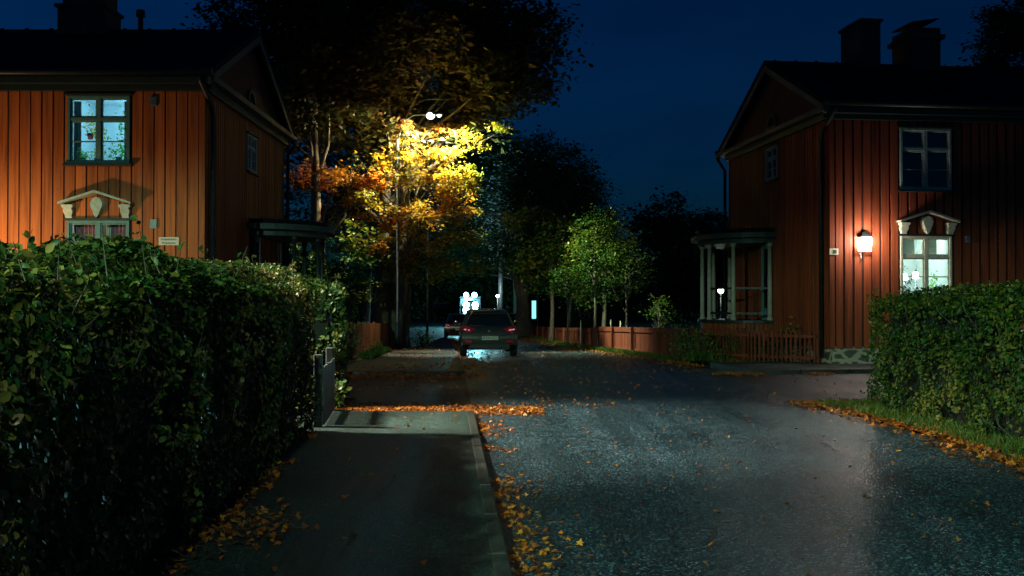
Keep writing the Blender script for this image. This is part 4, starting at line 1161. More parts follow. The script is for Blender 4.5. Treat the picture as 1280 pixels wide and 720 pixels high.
def make_car(label, loc, rz, paint, plate_text=None, rails=False):
    root = empty('parked_car', loc, rz); tag(root, label, 'car', None)
    W = .89
    # rows of the half profile: name -> (half width factor, z)
    def ringat(st):
        y, wb, zb, wbelt, zbelt, wroof, zroof, ty = st     # ty: function giving extra y for each row
        rows = [(0.0, zb), (wb * .80, zb), (wb * .97, zb + .10), (wb, zb + .25), (wb * 1.0, .58), (wb * .995, .74), ((wb + wbelt) / 2 + .012, (.74 + zbelt) / 2 + .03), (wbelt, zbelt),
                (wbelt + (wroof - wbelt) * .5, zbelt + (zroof - zbelt) * .52), (wroof, zroof - .075), (wroof - .06, zroof - .02), (wroof * .55, zroof + .005), (0, zroof + .012)]
        return [(x, y + (ty[i] if ty else 0), z) for i, (x, z) in enumerate(rows)]
    rear_off = [.12, .10, .03, .0, .0, .03, .08, .13, .30, .42, .44, .43, .43]
    fr_off = [-.12, -.1, -.03, 0, 0, -.03, -.05, -.02, 0, 0, 0, 0, 0]
    S = [(0.0, .84, .28, .71, .96, .54, 1.39, rear_off), (.18, .87, .24, .75, .96, .575, 1.41, [o * .75 for o in rear_off]), (.55, .885, .20, .80, .95, .60, 1.44, [o * .25 for o in rear_off]),
         (.95, .89, .18, .82, .94, .61, 1.45, None), (1.6, .89, .18, .825, .92, .62, 1.455, None), (2.3, .89, .18, .825, .91, .66, 1.47, None),
         (2.75, .89, .18, .82, .90, .62, 1.36, None), (3.15, .885, .18, .81, .89, .60, 1.10, None), (3.4, .88, .2, .80, .88, .62, .93, None), (3.9, .86, .22, .76, .80, .55, .84, None), (4.22, .76, .26, .62, .70, .4, .73, fr_off)]
    rings = [ringat(s) for s in S]
    K = len(rings[0])
    body = MB(); gl = MB(); low = MB()
    def quad(dst, a, b, c, d): dst.add([a, b, c, d], [(0, 1, 2, 3)], True)
    def mir(p): return (-p[0], p[1], p[2])
    verts = []; idx = {}
    faces_b = []; faces_g = []; faces_l = []
    for i, rg in enumerate(rings):
        for k, p in enumerate(rg):
            idx[(i, k, 0)] = len(verts); verts.append(p)
            if k in (0, K - 1): idx[(i, k, 1)] = idx[(i, k, 0)]
            else: idx[(i, k, 1)] = len(verts); verts.append(mir(p))
    for i in range(len(rings) - 1):
        for k in range(K - 1):
            for sd in (0, 1):
                f = (idx[(i, k, sd)], idx[(i + 1, k, sd)], idx[(i + 1, k + 1, sd)], idx[(i, k + 1, sd)])
                if k in (7, 8) and 1 <= i <= 6 and i != 3: faces_g.append(f)
                elif k >= 9 and i in (6, 7): faces_g.append(f)
                elif k <= 1: faces_l.append(f)
                else: faces_b.append(f)
    for k in range(1, K - 1):         # rear cap
        f = (idx[(0, k, 0)], idx[(0, k + 1, 0)], idx[(0, k + 1, 1)], idx[(0, k, 1)])
        if k in (7, 8): faces_g.append(f)
        elif k <= 1: faces_l.append(f)
        else: faces_b.append(f)
        e = len(rings) - 1
        f = (idx[(e, k, 1)], idx[(e, k + 1, 1)], idx[(e, k + 1, 0)], idx[(e, k, 0)])
        (faces_l if k <= 2 else faces_b).append(f)
    def part(nm, fs, mat):
        m = MB(); m.v = list(verts); m.f = [tuple(dict.fromkeys(f)) for f in fs]; m.sm = [True] * len(fs)
        me = bpy.data.meshes.new(nm); me.from_pydata(m.v, [], m.f)
        bm = bmesh.new(); bm.from_mesh(me)
        bmesh.ops.delete(bm, geom=[v for v in bm.verts if not v.link_faces], context='VERTS')
        bmesh.ops.recalc_face_normals(bm, faces=bm.faces); bm.to_mesh(me); bm.free()
        o = link_mesh(nm, me, mat, root, smooth=True)
        return o
    bo = part('body', faces_b, paint); part('window_glass', faces_g, M['car_glass']); part('underbody', faces_l, M['black_plastic'])
    mod = bo.modifiers.new('s', 'EDGE_SPLIT'); mod.split_angle = R(38)
    # spoiler, hatch seam, rear bumper insert, plate, lights, wiper, badge
    MB().hexa([(-.50, .30, 1.385), (.50, .30, 1.385), (.54, .52, 1.41), (-.54, .52, 1.41), (-.49, .27, 1.405), (.49, .27, 1.405), (.54, .52, 1.445), (-.54, .52, 1.445)]).build('spoiler', paint, bo, bevel=.012)
    m = MB()
    m.tube([(-.70, .06, .93), (-.60, -.002, .73), (-.50, -.004, .665), (0, -.004, .645), (.50, -.004, .665), (.60, -.002, .73), (.70, .06, .93)], .006, 6); m.build('hatch_seam', M['black_plastic'], bo, recalc=False)
    MB().hexa([(-.66, -.012, .27), (.66, -.012, .27), (.66, .2, .27), (-.66, .2, .27), (-.60, -.012, .40), (.60, -.012, .40), (.60, .1, .40), (-.60, .1, .40)]).build('bumper', M['black_plastic'], root, bevel=.015)
    MB().tube([(-.70, .065, .985), (-.35, .045, .955), (0, .04, .945), (.35, .045, .955), (.70, .065, .985)], .008, 6).build('trim_strip', M['chrome'], bo, recalc=False)
    MB().tube([(0, .12, .99), (-.18, .16, 1.08), (-.30, .17, 1.09)], [.012, .008, .006], 6).build('wiper', M['black_plastic'], root)
    for sg in (-1, 1):
        pl = [(.43, .86), (.66, .93), (.80, .96), (.865, .90), (.845, .80), (.72, .745), (.55, .77)]
        vs = []
        for (x, z) in pl:
            yy = .015 + .09 * max(0, (z - .74)) / .24 + max(0, x - .70) * .9
            vs.append((sg * x, yy - .03, z))
        n = len(vs); bk = [(a * .99, b + .14, c) for a, b, c in vs]
        t = MB().add(vs + bk, [tuple(range(n)), tuple(range(2 * n - 1, n - 1, -1))] + [(i, (i + 1) % n, n + (i + 1) % n, n + i) for i in range(n)])
        tl = t.build('tail_light', M['tail_red'], root, bevel=.01)
        MB().hexa([(sg * .60, .005, .81), (sg * .78, .055, .83), (sg * .78, .09, .83), (sg * .60, .04, .81), (sg * .60, .015, .845), (sg * .78, .065, .87), (sg * .78, .1, .87), (sg * .60, .05, .845)]).build('glow_strip', M['tail_pink'], tl)
        MB().hexa([(sg * .52, -.016, .44), (sg * .72, .0, .44), (sg * .72, .05, .44), (sg * .52, .05, .44), (sg * .55, -.016, .50), (sg * .74, .0, .53), (sg * .74, .05, .53), (sg * .55, .05, .50)]).build('fog_light', M['tail_red'], root)
        mm = MB(); mm.ball((sg * 1.0, 2.72, .98), .1, 12, 8, (.9, .6, .75)); mm.box((sg * .84, 2.70, .93), (sg * .96, 2.76, .97)); mm.build('wing_mirror', paint, root)
        MB().tube([(sg * .905, 1.95, .77), (sg * .91, 2.13, .77)], .012, 6).build('door_handle', paint, root)
        if rails: MB().tube([(sg * .54, .7, 1.45), (sg * .54, .8, 1.50), (sg * .54, 2.2, 1.50), (sg * .54, 2.3, 1.44)], .015, 6).build('roof_rail', M['chrome'], root)
    lp = MB().box((-.27, -.024, .525), (.27, -.008, .645)).build('licence_plate', M['plate_yel'], root, bevel=.003)
    MB().box((-.268, -.0262, .528), (-.225, -.0242, .642)).build('plate_strip', M['plate_blue'], lp)
    MB().box((-.3, -.014, .515), (.3, .01, .655)).build('plate_recess', M['black_plastic'], root)
    if plate_text:
        text_obj('plate_lettering', plate_text, .115, M['ink'], lp, (.025, -.0255, .585), (R(90), 0, 0))
    MB().tube([(0, .012, .80), (0, -.006, .80)], [.045, .04], 16).build('badge', M['chrome'], root)
    for sg in (-1, 1):
        for yy in (.78, 3.38):
            t = MB(); rr = .31; ww = .205; xx = sg * .785
            prof = [(-ww / 2, rr - .10), (-ww / 2, rr - .03), (-ww / 2 + .03, rr), (ww / 2 - .03, rr), (ww / 2, rr - .03), (ww / 2, rr - .10)]
            n = 28; vs = []; fs = []
            for k in range(n):
                a = 2 * math.pi * k / n
                for (px, pr) in prof: vs.append((xx + px, yy + pr * math.cos(a), rr + pr * math.sin(a)))
            q = len(prof)
            for k in range(n):
                for j in range(q): fs.append((k * q + j, k * q + (j + 1) % q, ((k + 1) % n) * q + (j + 1) % q, ((k + 1) % n) * q + j))
            t.add(vs, fs, True); wh = t.build('wheel', M['rubber'], root)
            r = MB(); xo = xx + sg * .07
            for k in range(5):
                a = 2 * math.pi * k / 5
                r.tube([(xo, yy, rr), (xo, yy + .2 * math.cos(a), rr + .2 * math.sin(a))], [.035, .022], 6)
            r.tube([(xo - .02, yy, rr), (xo + .02, yy, rr)], .05, 12)
            r.tube([(xx - .09, yy, rr), (xx - .08, yy, rr)], .205, 20)
            r.build('rim', M['rim'], wh)
            # dark arch
            ar = MB(); vs = []; fs = []
            for k in range(13):
                a = math.pi * k / 12
                for (xi, ri) in ((.80, .36), (.898, .36), (.898, .33), (.80, .33)): vs.append((sg * xi, yy + ri * math.cos(a), rr + ri * math.sin(a)))
            for k in range(12):
                for j in range(4): fs.append((k * 4 + j, k * 4 + (j + 1) % 4, k * 4 + 4 + (j + 1) % 4, k * 4 + 4 + j))
            ar.add(vs, fs, True).build('wheel_arch', M['black_plastic'], root)
    MB().tube([(0, .75, 1.455), (0, .68, 1.53)], [.01, .004], 6).build('antenna', M['black_plastic'], root)
    return root
road_ang = math.atan(.0643)
make_car('warm grey hatchback parked at the left kerb with red tail lights', (-.72, 31.7, .012 + zg(32.3)), road_ang, M['paint_grey'], 'KZH-221').scale = (1.04, 1.04, 1.04)
make_car('dark car with roof rails parked further down, half hidden by the grey hatchback', (-3.0, 57, zg(58) + .012), road_ang, M['paint_dark'], None, True)
make_car('dark car on the right side of the street beyond the grey hatchback', (-.15, 66, zg(67) + .012), road_ang, M['paint_dark'])

# work vehicle with blazing lights, far down the street
vz = zg(100)
wv = empty('work_vehicle', (-4.15, 100, vz), road_ang); tag(wv, 'dark utility vehicle with two roof lights and blazing white headlights far down the street', 'vehicle')
M['headlamp'] = emit('headlamp_glass', (.45, .93, 1), 60)
M['worklamp'] = emit('work_lamp_glass', (.3, .9, 1), 40)
b = MB().box((-.55, 0, 1.0), (.55, 1.9, 1.75)).build('bonnet', M['paint_dark'], wv, bevel=.06)
c = MB().hexa([(-1.15, 1.9, .6), (1.15, 1.9, .6), (1.15, 4.4, .6), (-1.15, 4.4, .6), (-1.05, 2.0, 2.95), (1.05, 2.0, 2.95), (1.05, 4.3, 2.95), (-1.05, 4.3, 2.95)]).build('cab', M['paint_dark'], wv, bevel=.04)
MB().hexa([(-.66, 1.88, 1.75), (.66, 1.88, 1.75), (.66, 1.9, 1.75), (-.66, 1.9, 1.75), (-.62, 2.0, 2.8), (.62, 2.0, 2.8), (.62, 2.04, 2.8), (-.62, 2.04, 2.8)]).build('windscreen', M['car_glass'], c)
MB().box((-1.1, 1.85, 2.96), (1.1, 4.4, 3.1)).build('cab_roof', M['paint_dark'], c, bevel=.03)
for sg in (-1, 1):
    m = MB().tube([(sg * .4, 1.78, 3.25), (sg * .4, 1.9, 3.25)], [.15, .1], 14).build('work_light', M['metal_dark'], wv)
    MB().tube([(sg * .42, 1.70, 3.25), (sg * .42, 1.779, 3.25)], .26, 14).build('lamp_glass', M['worklamp'], m)
    for z in (2.25, 1.72):
        m = MB().box((sg * .12, -.18, z - .24), (sg * .82, 0.02, z + .24)).build('headlight', M['metal_dark'], wv)
        MB().tube([(sg * .46, -.26, z), (sg * .46, -.22, z), (sg * .46, -.181, z)], [.16, .28, .30], 18).build('lamp_glass', M['headlamp'], m)
    for yy, rr in ((.6, .55), (2.8, .8)):
        w = MB().tube([(sg * .72, yy, rr), (sg * .78, yy, rr), (sg * 1.05, yy, rr), (sg * 1.1, yy, rr)], [rr * .9, rr, rr, rr * .9], 24).build('wheel', M['rubber'], wv)
        MB().tube([(sg * 1.101, yy, rr), (sg * 1.11, yy, rr)], rr * .5, 16).build('rim', M['rim'], w)
MB().box((-.62, -.0, 1.751), (.62, .3, 2.5)).build('light_frame', M['metal_dark'], wv)
hl = spot('headlight_beam', wv, (0, -.6, 2.0), 14000, (.35, .9, 1), 13, .8, (0, -1, -.13), .4)
bl = bpy.data.lights.new('added_glow_light', 'POINT'); bl.energy = 4000; bl.color = (.25, .85, 1); bl.shadow_soft_size = .4  # unseen point light added ahead of the vehicle, stands in for headlight glow
bo_ = bpy.data.objects.new('added_glow_light', bl); COL.objects.link(bo_); bo_.parent = wv; bo_.location = (0, -8, 3.6)

# far house with lit window, and dark building at the left end of the street
def far_house(label, x0, x1, y, z1, win=None):
    root = empty('distant_house', ((x0 + x1) / 2, y, zg(y))); tag(root, label, 'house')
    hw = (x1 - x0) / 2
    MB().box((-hw, 0, 0), (hw, 8, z1)).build('wall', M['wall_gap'], root)
    MB().prism([(-hw - .3, z1 + .002), (hw + .3, z1 + .002), (0, z1 + 2.2)], -.3, 8.3, 'y').build('roof', M['roof'], root)
    for (wx, wz, ww, wh, mt) in (win or []):
        w = MB().box((wx - ww / 2 - .06, -.05, wz - wh / 2 - .06), (wx + ww / 2 + .06, -.002, wz + wh / 2 + .06)).build('window', M['frame_grey'], root)
        MB().box((wx - ww / 2, -.06, wz - wh / 2), (wx + ww / 2, -.052, wz + wh / 2)).build('pane', mt, w)
    return root
M['cyan_win'] = emit('lit_far_window', (.25, .9, .85), 1.6)
M['warm_win'] = emit('warm_far_window', (1, .6, .35), .25)
far_house('distant dark house with one cyan lit window right of the street', 1.2, 9, 84, 5.0, [(-3.25, 1.75, .34, 1.5, M['cyan_win']), (1.0, 1.8, .8, 1.1, M['interior_dark'])])

# ------------------------------------------------------------------ trees
LAMPP = np.array([-2.95, 37.6, 8.6])
def keep_lamp(W):
    d = np.linalg.norm(W - LAMPP, axis=1)
    # open pocket round the lamp head, towards the street
    q = W - LAMPP
    pocket = (np.abs(q[:, 0]) < .5) & (q[:, 2] > -.45) & (q[:, 2] < .5) & (q[:, 1] < .5)
    return (d > .9) & ~pocket & ~((d < 2.0) & (q[:, 2] > -.1))

# boughs of the golden maple: sideways position, height, half width, half height, clumps, depth
GOLD = [(505, 210, 34, 26, 24, -2.4), (555, 215, 34, 34, 36, -2.2), (520, 268, 34, 20, 24, -2.6), (568, 262, 26, 22, 20, -2.4), (583, 305, 16, 24, 9, -2.6), (500, 165, 26, 12, 9, -2.0),
        (535, 325, 30, 14, 10, -1.0), (575, 175, 26, 14, 9, -2.2), (455, 245, 20, 14, 8, -2.8), (520, 250, 60, 50, 18, -4.6), (548, 150, 60, 10, 7, -1.0), (610, 155, 10, 6, 3, -1.6), (470, 205, 22, 16, 8, -3.0)]
GOLD += [(545, 295, 44, 22, 26, -2.0), (530, 335, 50, 18, 20, -1.2), (495, 320, 26, 18, 10, -1.5), (575, 235, 26, 40, 20, -2.4), (430, 215, 30, 16, 10, -1.5), (478, 290, 26, 16, 10, -1.5), (445, 275, 18, 12, 6, -2), (590, 335, 14, 12, 5, -2.2), (520, 190, 60, 10, 10, -2)]
# big maple(s) on the left behind the picket fence
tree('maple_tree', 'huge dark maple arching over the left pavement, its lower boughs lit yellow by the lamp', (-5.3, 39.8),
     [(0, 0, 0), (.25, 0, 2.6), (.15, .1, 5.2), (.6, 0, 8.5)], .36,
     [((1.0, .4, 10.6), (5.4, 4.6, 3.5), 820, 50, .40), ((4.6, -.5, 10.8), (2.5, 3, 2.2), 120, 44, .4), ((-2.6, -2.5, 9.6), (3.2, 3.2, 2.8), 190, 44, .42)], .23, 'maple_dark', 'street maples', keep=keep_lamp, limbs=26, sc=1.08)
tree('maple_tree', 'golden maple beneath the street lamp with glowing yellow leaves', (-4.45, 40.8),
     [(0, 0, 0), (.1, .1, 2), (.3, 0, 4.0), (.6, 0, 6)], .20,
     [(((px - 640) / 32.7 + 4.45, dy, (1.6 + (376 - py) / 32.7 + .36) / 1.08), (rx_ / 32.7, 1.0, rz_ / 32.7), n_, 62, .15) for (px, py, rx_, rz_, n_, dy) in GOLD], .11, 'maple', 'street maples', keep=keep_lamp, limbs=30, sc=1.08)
tree('maple_tree', 'leaning thick trunked maple right beside the lamp post', (-4.8, 39.6),
     [(0, 0, 0), (.28, 0, 2.4), (.42, .1, 5), (1.0, 0, 9)], .32,
     [((.6, 1.0, 9.8), (3, 3, 2.2), 90, 40, .4)], .22, 'maple_dark', 'street maples', keep=keep_lamp, limbs=12)
tree('maple_tree', 'slender pale trunked maple behind the left hedge with orange leaf clusters', (-7.13, 36.5),
     [(0, 0, 0), (.14, 0, 2.4), (-.04, 0, 4.2), (-.1, 0, 6.6), (-.2, 0, 9.6)], .24,
     [((-.15, 0, 10.3), (3.8, 3.0, 3.0), 330, 44, .36), ((.9, 1.0, 8.4), (1.6, 1.6, .9), 26, 30, .25)], .18, 'maple_dark', 'street maples', bark='bark_pale', limbs=3,
     forks=[([(-.08, 0, 5.6), (.3, .1, 6.8), (.35, .1, 8.8)], [.09, .07, .04]), ([(.05, 0, 3.4), (.8, .5, 4.5), (1.0, .7, 6.0)], [.06, .045, .02])], sc=1.12)
tree('maple_tree', 'low orange bough tree glowing between slender trunk and lamp post', (-7.6, 37.0),
     [(0, 0, 0), (.0, .1, 2), (.3, .2, 4.0), (.6, .2, 5)], .10,
     [((.35, -.1, 6.0), (1.25, .8, .5), 44, 38, .18), ((2.3, .6, 5.9), (.9, .7, .45), 22, 34, .17), ((2.1, .5, 3.65), (.95, .7, .35), 16, 32, .17), ((3.0, 1.2, 4.6), (.8, .8, .5), 12, 30, .17)], .13, 'maple_orange', 'street maples', limbs=16, sc=1.08)
tree('leafy_shrub', 'green yellow shrub foliage between the slender trunk and the thick trunks', (-6.9, 37.0),
     [(0, 0, 0), (.1, 0, 1.2), (.1, 0, 2.5)], .06,
     [((.7, 0, 3.1), (1.7, 1.2, 1.9), 70, 32, .24)], .14, 'green', limbs=8, cat='shrub')
tree('leafy_shrub', 'dark green shrub behind the porch of the left house', (-8.9, 36.0),
     [(0, 0, 0), (.1, 0, 1.2), (.1, 0, 2.5)], .06,
     [((.4, 0, 2.4), (1.8, 1.4, 2.2), 70, 32, .24)], .14, 'green', limbs=8, cat='shrub')
# more along the left pavement
for x, y, hh, lb in ((-6.4, 47, 10, 'dark street tree on the left pavement beyond the lamp post'), (-8.0, 60, 11, 'dark street tree far down the left pavement'), (-11.5, 78, 12, 'farthest dark street tree on the left side')):
    tree('street_tree', lb, (x, y), [(0, 0, 0), (.2, 0, 2.5), (.3, 0, 5), (.4, 0, hh - 2)], .30,
         [((.5, 0, hh * .72), (3.9, 3.6, hh * .33), 150, 34, .42), ((2.0, -1, hh * .40), (1.6, 1.6, 1.0), 20, 30, .3)], .22, 'dark_green', 'dark street trees', limbs=12)
# right side
tree('street_tree', 'large dark tree with thick forked trunk at the far end of the red fence', (.75, 62), [(0, 0, 0), (-.1, 0, 1.6), (-.05, 0, 3.2), (.2, 0, 5), (.6, 0, 9)], .46,
     [((1.0, 0, 8.2), (4.0, 4.2, 4.6), 560, 42, .42), ((-1.6, -.5, 4.6), (1.5, 1.4, .9), 22, 34, .25), ((2.6, -.5, 3.8), (2.3, 2, 1.7), 56, 34, .3)], .20, 'green', 'dark street trees', limbs=18,
     forks=[([(-.1, 0, 1.8), (-.45, .1, 3.2), (-.5, .2, 5.5)], [.24, .18, .12])])
tree('street_tree', 'dark tall tree behind the big forked trunk, filling the middle of the skyline', (4.4, 70), [(0, 0, 0), (0, 0, 4), (0, 0, 10)], .35,
     [((-1.2, 0, 8.4), (3.9, 3.5, 4.8), 420, 40, .5)], .3, 'dark_green', 'dark street trees', limbs=10)
tree('street_tree', 'leafy yellow-green tree lit by the street lamp, left of the forked trunk', (2.0, 50.5), [(0, 0, 0), (.05, 0, 1.8), (0, 0, 4), (.1, 0, 6)], .12,
     [((-.1, 0, 4.0), (1.9, 1.6, 1.6), 120, 46, .26), ((-1.0, -.3, 5.9), (1.6, 1.4, 1.0), 50, 46, .26)], .19, 'green', 'green garden trees', limbs=18)
tree('street_tree', 'leafy green tree just behind the young tree in the garden', (4.6, 50), [(0, 0, 0), (.05, 0, 1.8), (0, 0, 4), (.1, 0, 6)], .12,
     [((-.3, 0, 4.3), (2.3, 1.6, 2.4), 170, 46, .28)], .19, 'green', 'green garden trees', limbs=18)
tree('background_tree', 'tall dark tree at the far end joining the left canopy to the middle tree', (.6, 112), [(0, 0, 0), (-.2, 0, 5), (-.5, 0, 13)], .4,
     [((-4.2, 0, 14.0), (8.5, 4, 8.8), 900, 50, .75)], .38, 'dark_green', 'dark street trees', limbs=10)
tree('young_tree', 'young green tree with thin trunk behind the red fence', (3.35, 40.5), [(0, 0, 0), (.05, 0, 1.6), (0, 0, 3.5), (.1, 0, 5)], .07,
     [((.15, 0, 3.7), (1.45, 1.3, 1.6), 95, 34, .22), ((.2, 0, 5.0), (.8, .8, .9), 24, 30, .2)], .13, 'green', limbs=14)
tree('young_tree', 'small yellow-green sapling left of the young tree behind the fence', (2.35, 42.5), [(0, 0, 0), (.05, 0, 1.4), (0, 0, 3.0)], .055,
     [((.0, 0, 2.7), (.95, .9, .95), 36, 30, .2)], .13, 'green', limbs=8)
tree('young_tree', 'dim sapling with bare lower stem right of the young tree', (4.9, 43.0), [(0, 0, 0), (.05, 0, 1.4), (0, 0, 3.4)], .055,
     [((.0, 0, 3.3), (1.2, 1.1, 1.3), 44, 30, .2)], .13, 'dark_green', limbs=8)
tree('leafy_shrub', 'upright bare-stemmed shrub behind the red fence near the porch', (5.55, 38.0), [(0, 0, 0), (.0, 0, .6), (.1, 0, 1.5)], .03,
     [((.1, 0, 1.5), (.5, .5, .7), 18, 18, .14)], .10, 'green', limbs=16, cat='shrub')
for k, (x, y, hh, w) in enumerate(((9.4, 62, 9.2, 2.4), (12.8, 66, 8.6, 2.6), (6.6, 70, 6.8, 2.4), (16, 60, 7.5, 3))):
    tree('background_tree', ['tallest rounded dark tree on the skyline left of the red house', 'dark tree touching the red house gutter on the skyline', 'low dark tree in the skyline dip right of the large tree', 'dark tree hidden mostly behind the red house porch'][k], (x, y), [(0, 0, 0), (0, 0, 3), (0, 0, hh * .7)], .2,
         [((0, 0, hh * .58), (w, w, hh * .42), 240, 40, .4)], .3, 'dark_green', 'dark trees on the skyline', limbs=8)
tree('pine_tree', 'dark pine rising behind the roof of the red house at the top right', (21.6, 45), [(0, 0, 0), (0, 0, 6), (.2, 0, 15)], .25,
     [((.8, 0, 13.2), (1.5, 1.5, 1.9), 90, 44, .3), ((-.6, 0, 11.4), (1.5, 1.4, .9), 60, 40, .26), ((1.4, 0, 10.6), (2.4, 1.5, 1.2), 90, 40, .3), ((1.4, 0, 14.8), (1.9, 1.4, 1.2), 80, 40, .28)], .2, 'dark_green', limbs=20)
tree('background_tree', 'dark tree mass beyond the left house roof and its porch', (-12.5, 44), [(0, 0, 0), (0, 0, 4), (0, 0, 8)], .3,
     [((2.0, 0, 7.6), (4.6, 3, 5.4), 240, 34, .5)], .24, 'dark_green', 'dark trees on the skyline', limbs=8)
# dark wood closing the far end
def far_wood():
    C = []
    for i in range(150):
        x = RNG.uniform(-70, 70); y = RNG.uniform(120, 150); h = RNG.uniform(5, 9.5)
        _, l = ell_clumps((x, y, h * .5 - 1.2), (3.5, 3, h * .55), 22, 24, .7)
        C.append(l)
    o = leaf_mesh('far_wood', np.concatenate(C), .6, KITE, .9, M['dark_green'])
    tag(o, 'dark wood closing the view behind the far end of the street', 'wood', None, 'stuff')
far_wood()

# garden stakes and plants behind the red fence
def stake(x, y, h, i):
    m = MB().tube([(0, 0, 0), (random.uniform(-.05, .05), 0, h)], [.03, .025], 8).build('garden_stake', M['frame_cream'])
    m.location = (x, y, zg(y)); return m
for i, (x, y, h, lb) in enumerate(((3.95, 40, 1.2, 'pale garden stake just right of the young tree trunk'), (4.35, 40, 1.15, 'second pale garden stake right of the young tree'),
                                   (4.75, 41, 1.1, 'third pale garden stake, beside the dim sapling'), (2.9, 42, 1.2, 'pale garden stake between the two young tree trunks'))):
    tag(stake(x, y, h, i), lb, 'garden stake', 'pale stakes in the garden')
def bushes(name, label, x, y, r, h, n, mat, size=.08, cat='shrub'):
    root = empty(name, (x, y, zg(y))); tag(root, label, cat)
    m = MB()
    for k in range(9):
        a = random.uniform(0, 6.28); m.tube([(0, 0, 0), (r * .4 * math.cos(a), r * .4 * math.sin(a), h * .5), (r * .8 * math.cos(a), r * .8 * math.sin(a), h * random.uniform(.7, 1))], [.01, .008, .003], 5, caps=False)
    m.build('stems', M['twig'], root, recalc=False)
    q = RNG.normal(0, 1, (n, 3)) * np.array([r * .45, r * .45, h * .24]) + np.array([0, 0, h * .55])
    q[:, 2] = np.abs(q[:, 2])
    leaf_mesh('foliage', q, size * RNG.uniform(.6, 1.3, n), KITE, .9, M[mat], root)
bushes('garden_bush', 'pale leafed bush at the corner between board fence and picket fence', 4.75, 27.4, .55, 1.15, 420, 'green')
for i, (x, y, lb) in enumerate(((5.3, 26.9, 'left garden bush behind the red pickets'), (6.0, 26.4, 'middle garden bush behind the red pickets'), (6.6, 26.1, 'garden bush behind the right half of the red pickets'), (7.1, 25.6, 'garden bush nearest the house corner behind the pickets'))):
    bushes('garden_bush', lb, x, y, .5, .9 + .12 * (i % 2), 300, 'green')
bushes('garden_bush', 'leafy potted plant behind the porch railing', 6.3, 30.2, .3, 1.5, 120, 'green')
for i, (x, y, r_, h_, lb) in enumerate(((-4.75, 28.5, .5, 1.3, 'trimmed green bush topping the near end of the orange picket fence'), (-4.1, 30.2, .25, .45, 'small tuft at the foot of the orange picket fence'),
                          (-3.6, 40, .5, .7, 'low leafy bush beyond the lamp post'), (-2.68, 14.1, .3, .5, 'low weeds at the foot of the short hedge piece'), (-5.4, 44, .9, 1.9, 'dark bush on the far left verge'))):
    bushes('garden_bush', lb, x, y, r_, h_, 420, 'green')

# ------------------------------------------------------------------ grass and fallen leaves
def grass(pts_fn, n, h0, h1, name='grass'):
    vs = []; fs = []
    for i in range(n):
        x, y, z = pts_fn()
        h = random.uniform(h0, h1); a = random.uniform(0, 6.28); w = random.uniform(.004, .008) * (1 + y / 25)
        dx, dy = math.cos(a) * w, math.sin(a) * w; lx, ly = random.uniform(-.5, .5) * h, random.uniform(-.5, .5) * h
        k = len(vs)
        vs += [(x - dx, y - dy, z), (x + dx, y + dy, z), (x + lx * .4 + dx * .7, y + ly * .4 + dy * .7, z + h * .6), (x + lx * .4 - dx * .7, y + ly * .4 - dy * .7, z + h * .6), (x + lx, y + ly, z + h)]
        fs += [(k, k + 1, k + 2, k + 3), (k + 3, k + 2, k + 4)]
    me = bpy.data.meshes.new(name); me.from_pydata(vs, [], fs); o = link_mesh(name, me, M['grass'])
    return tag(o, None, None, None, 'stuff')
def g_right():
    y = random.uniform(7, 15.1); return (rx(y) + random.uniform(.05, 1.0) ** 1.0 * (1 if y < 14 else 1.4), y, .03)
tag(grass(g_right, 9000, .04, .13), 'short green grass at the foot of the right hedge', 'grass')
def edge_pt(y): return interp([(28, 4.94), (39.9, 3.46), (51, 2.3), (64, 1.13)], y)
def g_fence():
    y = random.uniform(25.5, 60)
    if y > 28: x = edge_pt(y) - random.uniform(0.02, .55)
    else:
        c, d = path_pt([(5.0, 28.0), (6.2, 25.6), (7.45, 24.35)], random.random()); k = random.uniform(.02, .4); x, y = c.x - abs(d.y) * k, c.y - d.x * k
    return (x, y, zg(y) + .01)
tag(grass(g_fence, 9000, .06, .2), 'grass and weeds along the foot of the red fences', 'grass')
def g_garden():
    x = random.uniform(4.8, 7.2); return (x, random.uniform(26.3, 29), .0)
tag(grass(g_garden, 3000, .1, .3), 'rough grass in the garden behind the pickets', 'grass')
def g_left():
    y = random.uniform(28, 35); return (random.uniform(-4.35, -3.9) - (y - 28) * .05, y, zg(y) + .085)
tag(grass(g_left, 1800, .06, .22), 'weeds at the foot of the orange picket fence', 'grass')

L = []; S = []
def add_leaf(x, y, z, s): L.append((x, y, z)); S.append(s)
def scatter(n, fn, s0=.06, s1=.11, zz=.02):
    for _ in range(n):
        x, y = fn(); add_leaf(x, y, zg(y) + zz + random.uniform(0, .02), random.uniform(s0, s1))
def clumpy(x, y, sc=1.0, th=0.0): return noise.noise(Vector((x * sc, y * sc, 3.3))) > th
def rej(fn, sc, th):
    def g():
        for _ in range(30):
            x, y = fn()
            if clumpy(x, y, sc, th): return x, y
        return x, y
    return g
U = random.uniform
# gutter beside the near kerb
def f1():
    y = 4.5 + 9.3 * random.random(); return kx(y) + .02 + abs(random.gauss(0, .17)), y
scatter(850, rej(f1, 1.2, -.05), .03, .085)
# drift across the junction, thick
def f2():
    x = U(-4.6, .45); t = (x + 4.6) / 5.05
    return x, 14.15 + random.gauss(0, .32) + .9 * (1 - t) * random.random() + .15
scatter(5200, f2, .05, .09)
def f2b(): return U(-9, 1.6), U(14.5, 21)
scatter(900, rej(f2b, .5, .05), .05, .09)
def f2c(): return U(-5, -.5), 20.7 + random.gauss(0, .35)
scatter(1500, f2c, .05, .09, .03)
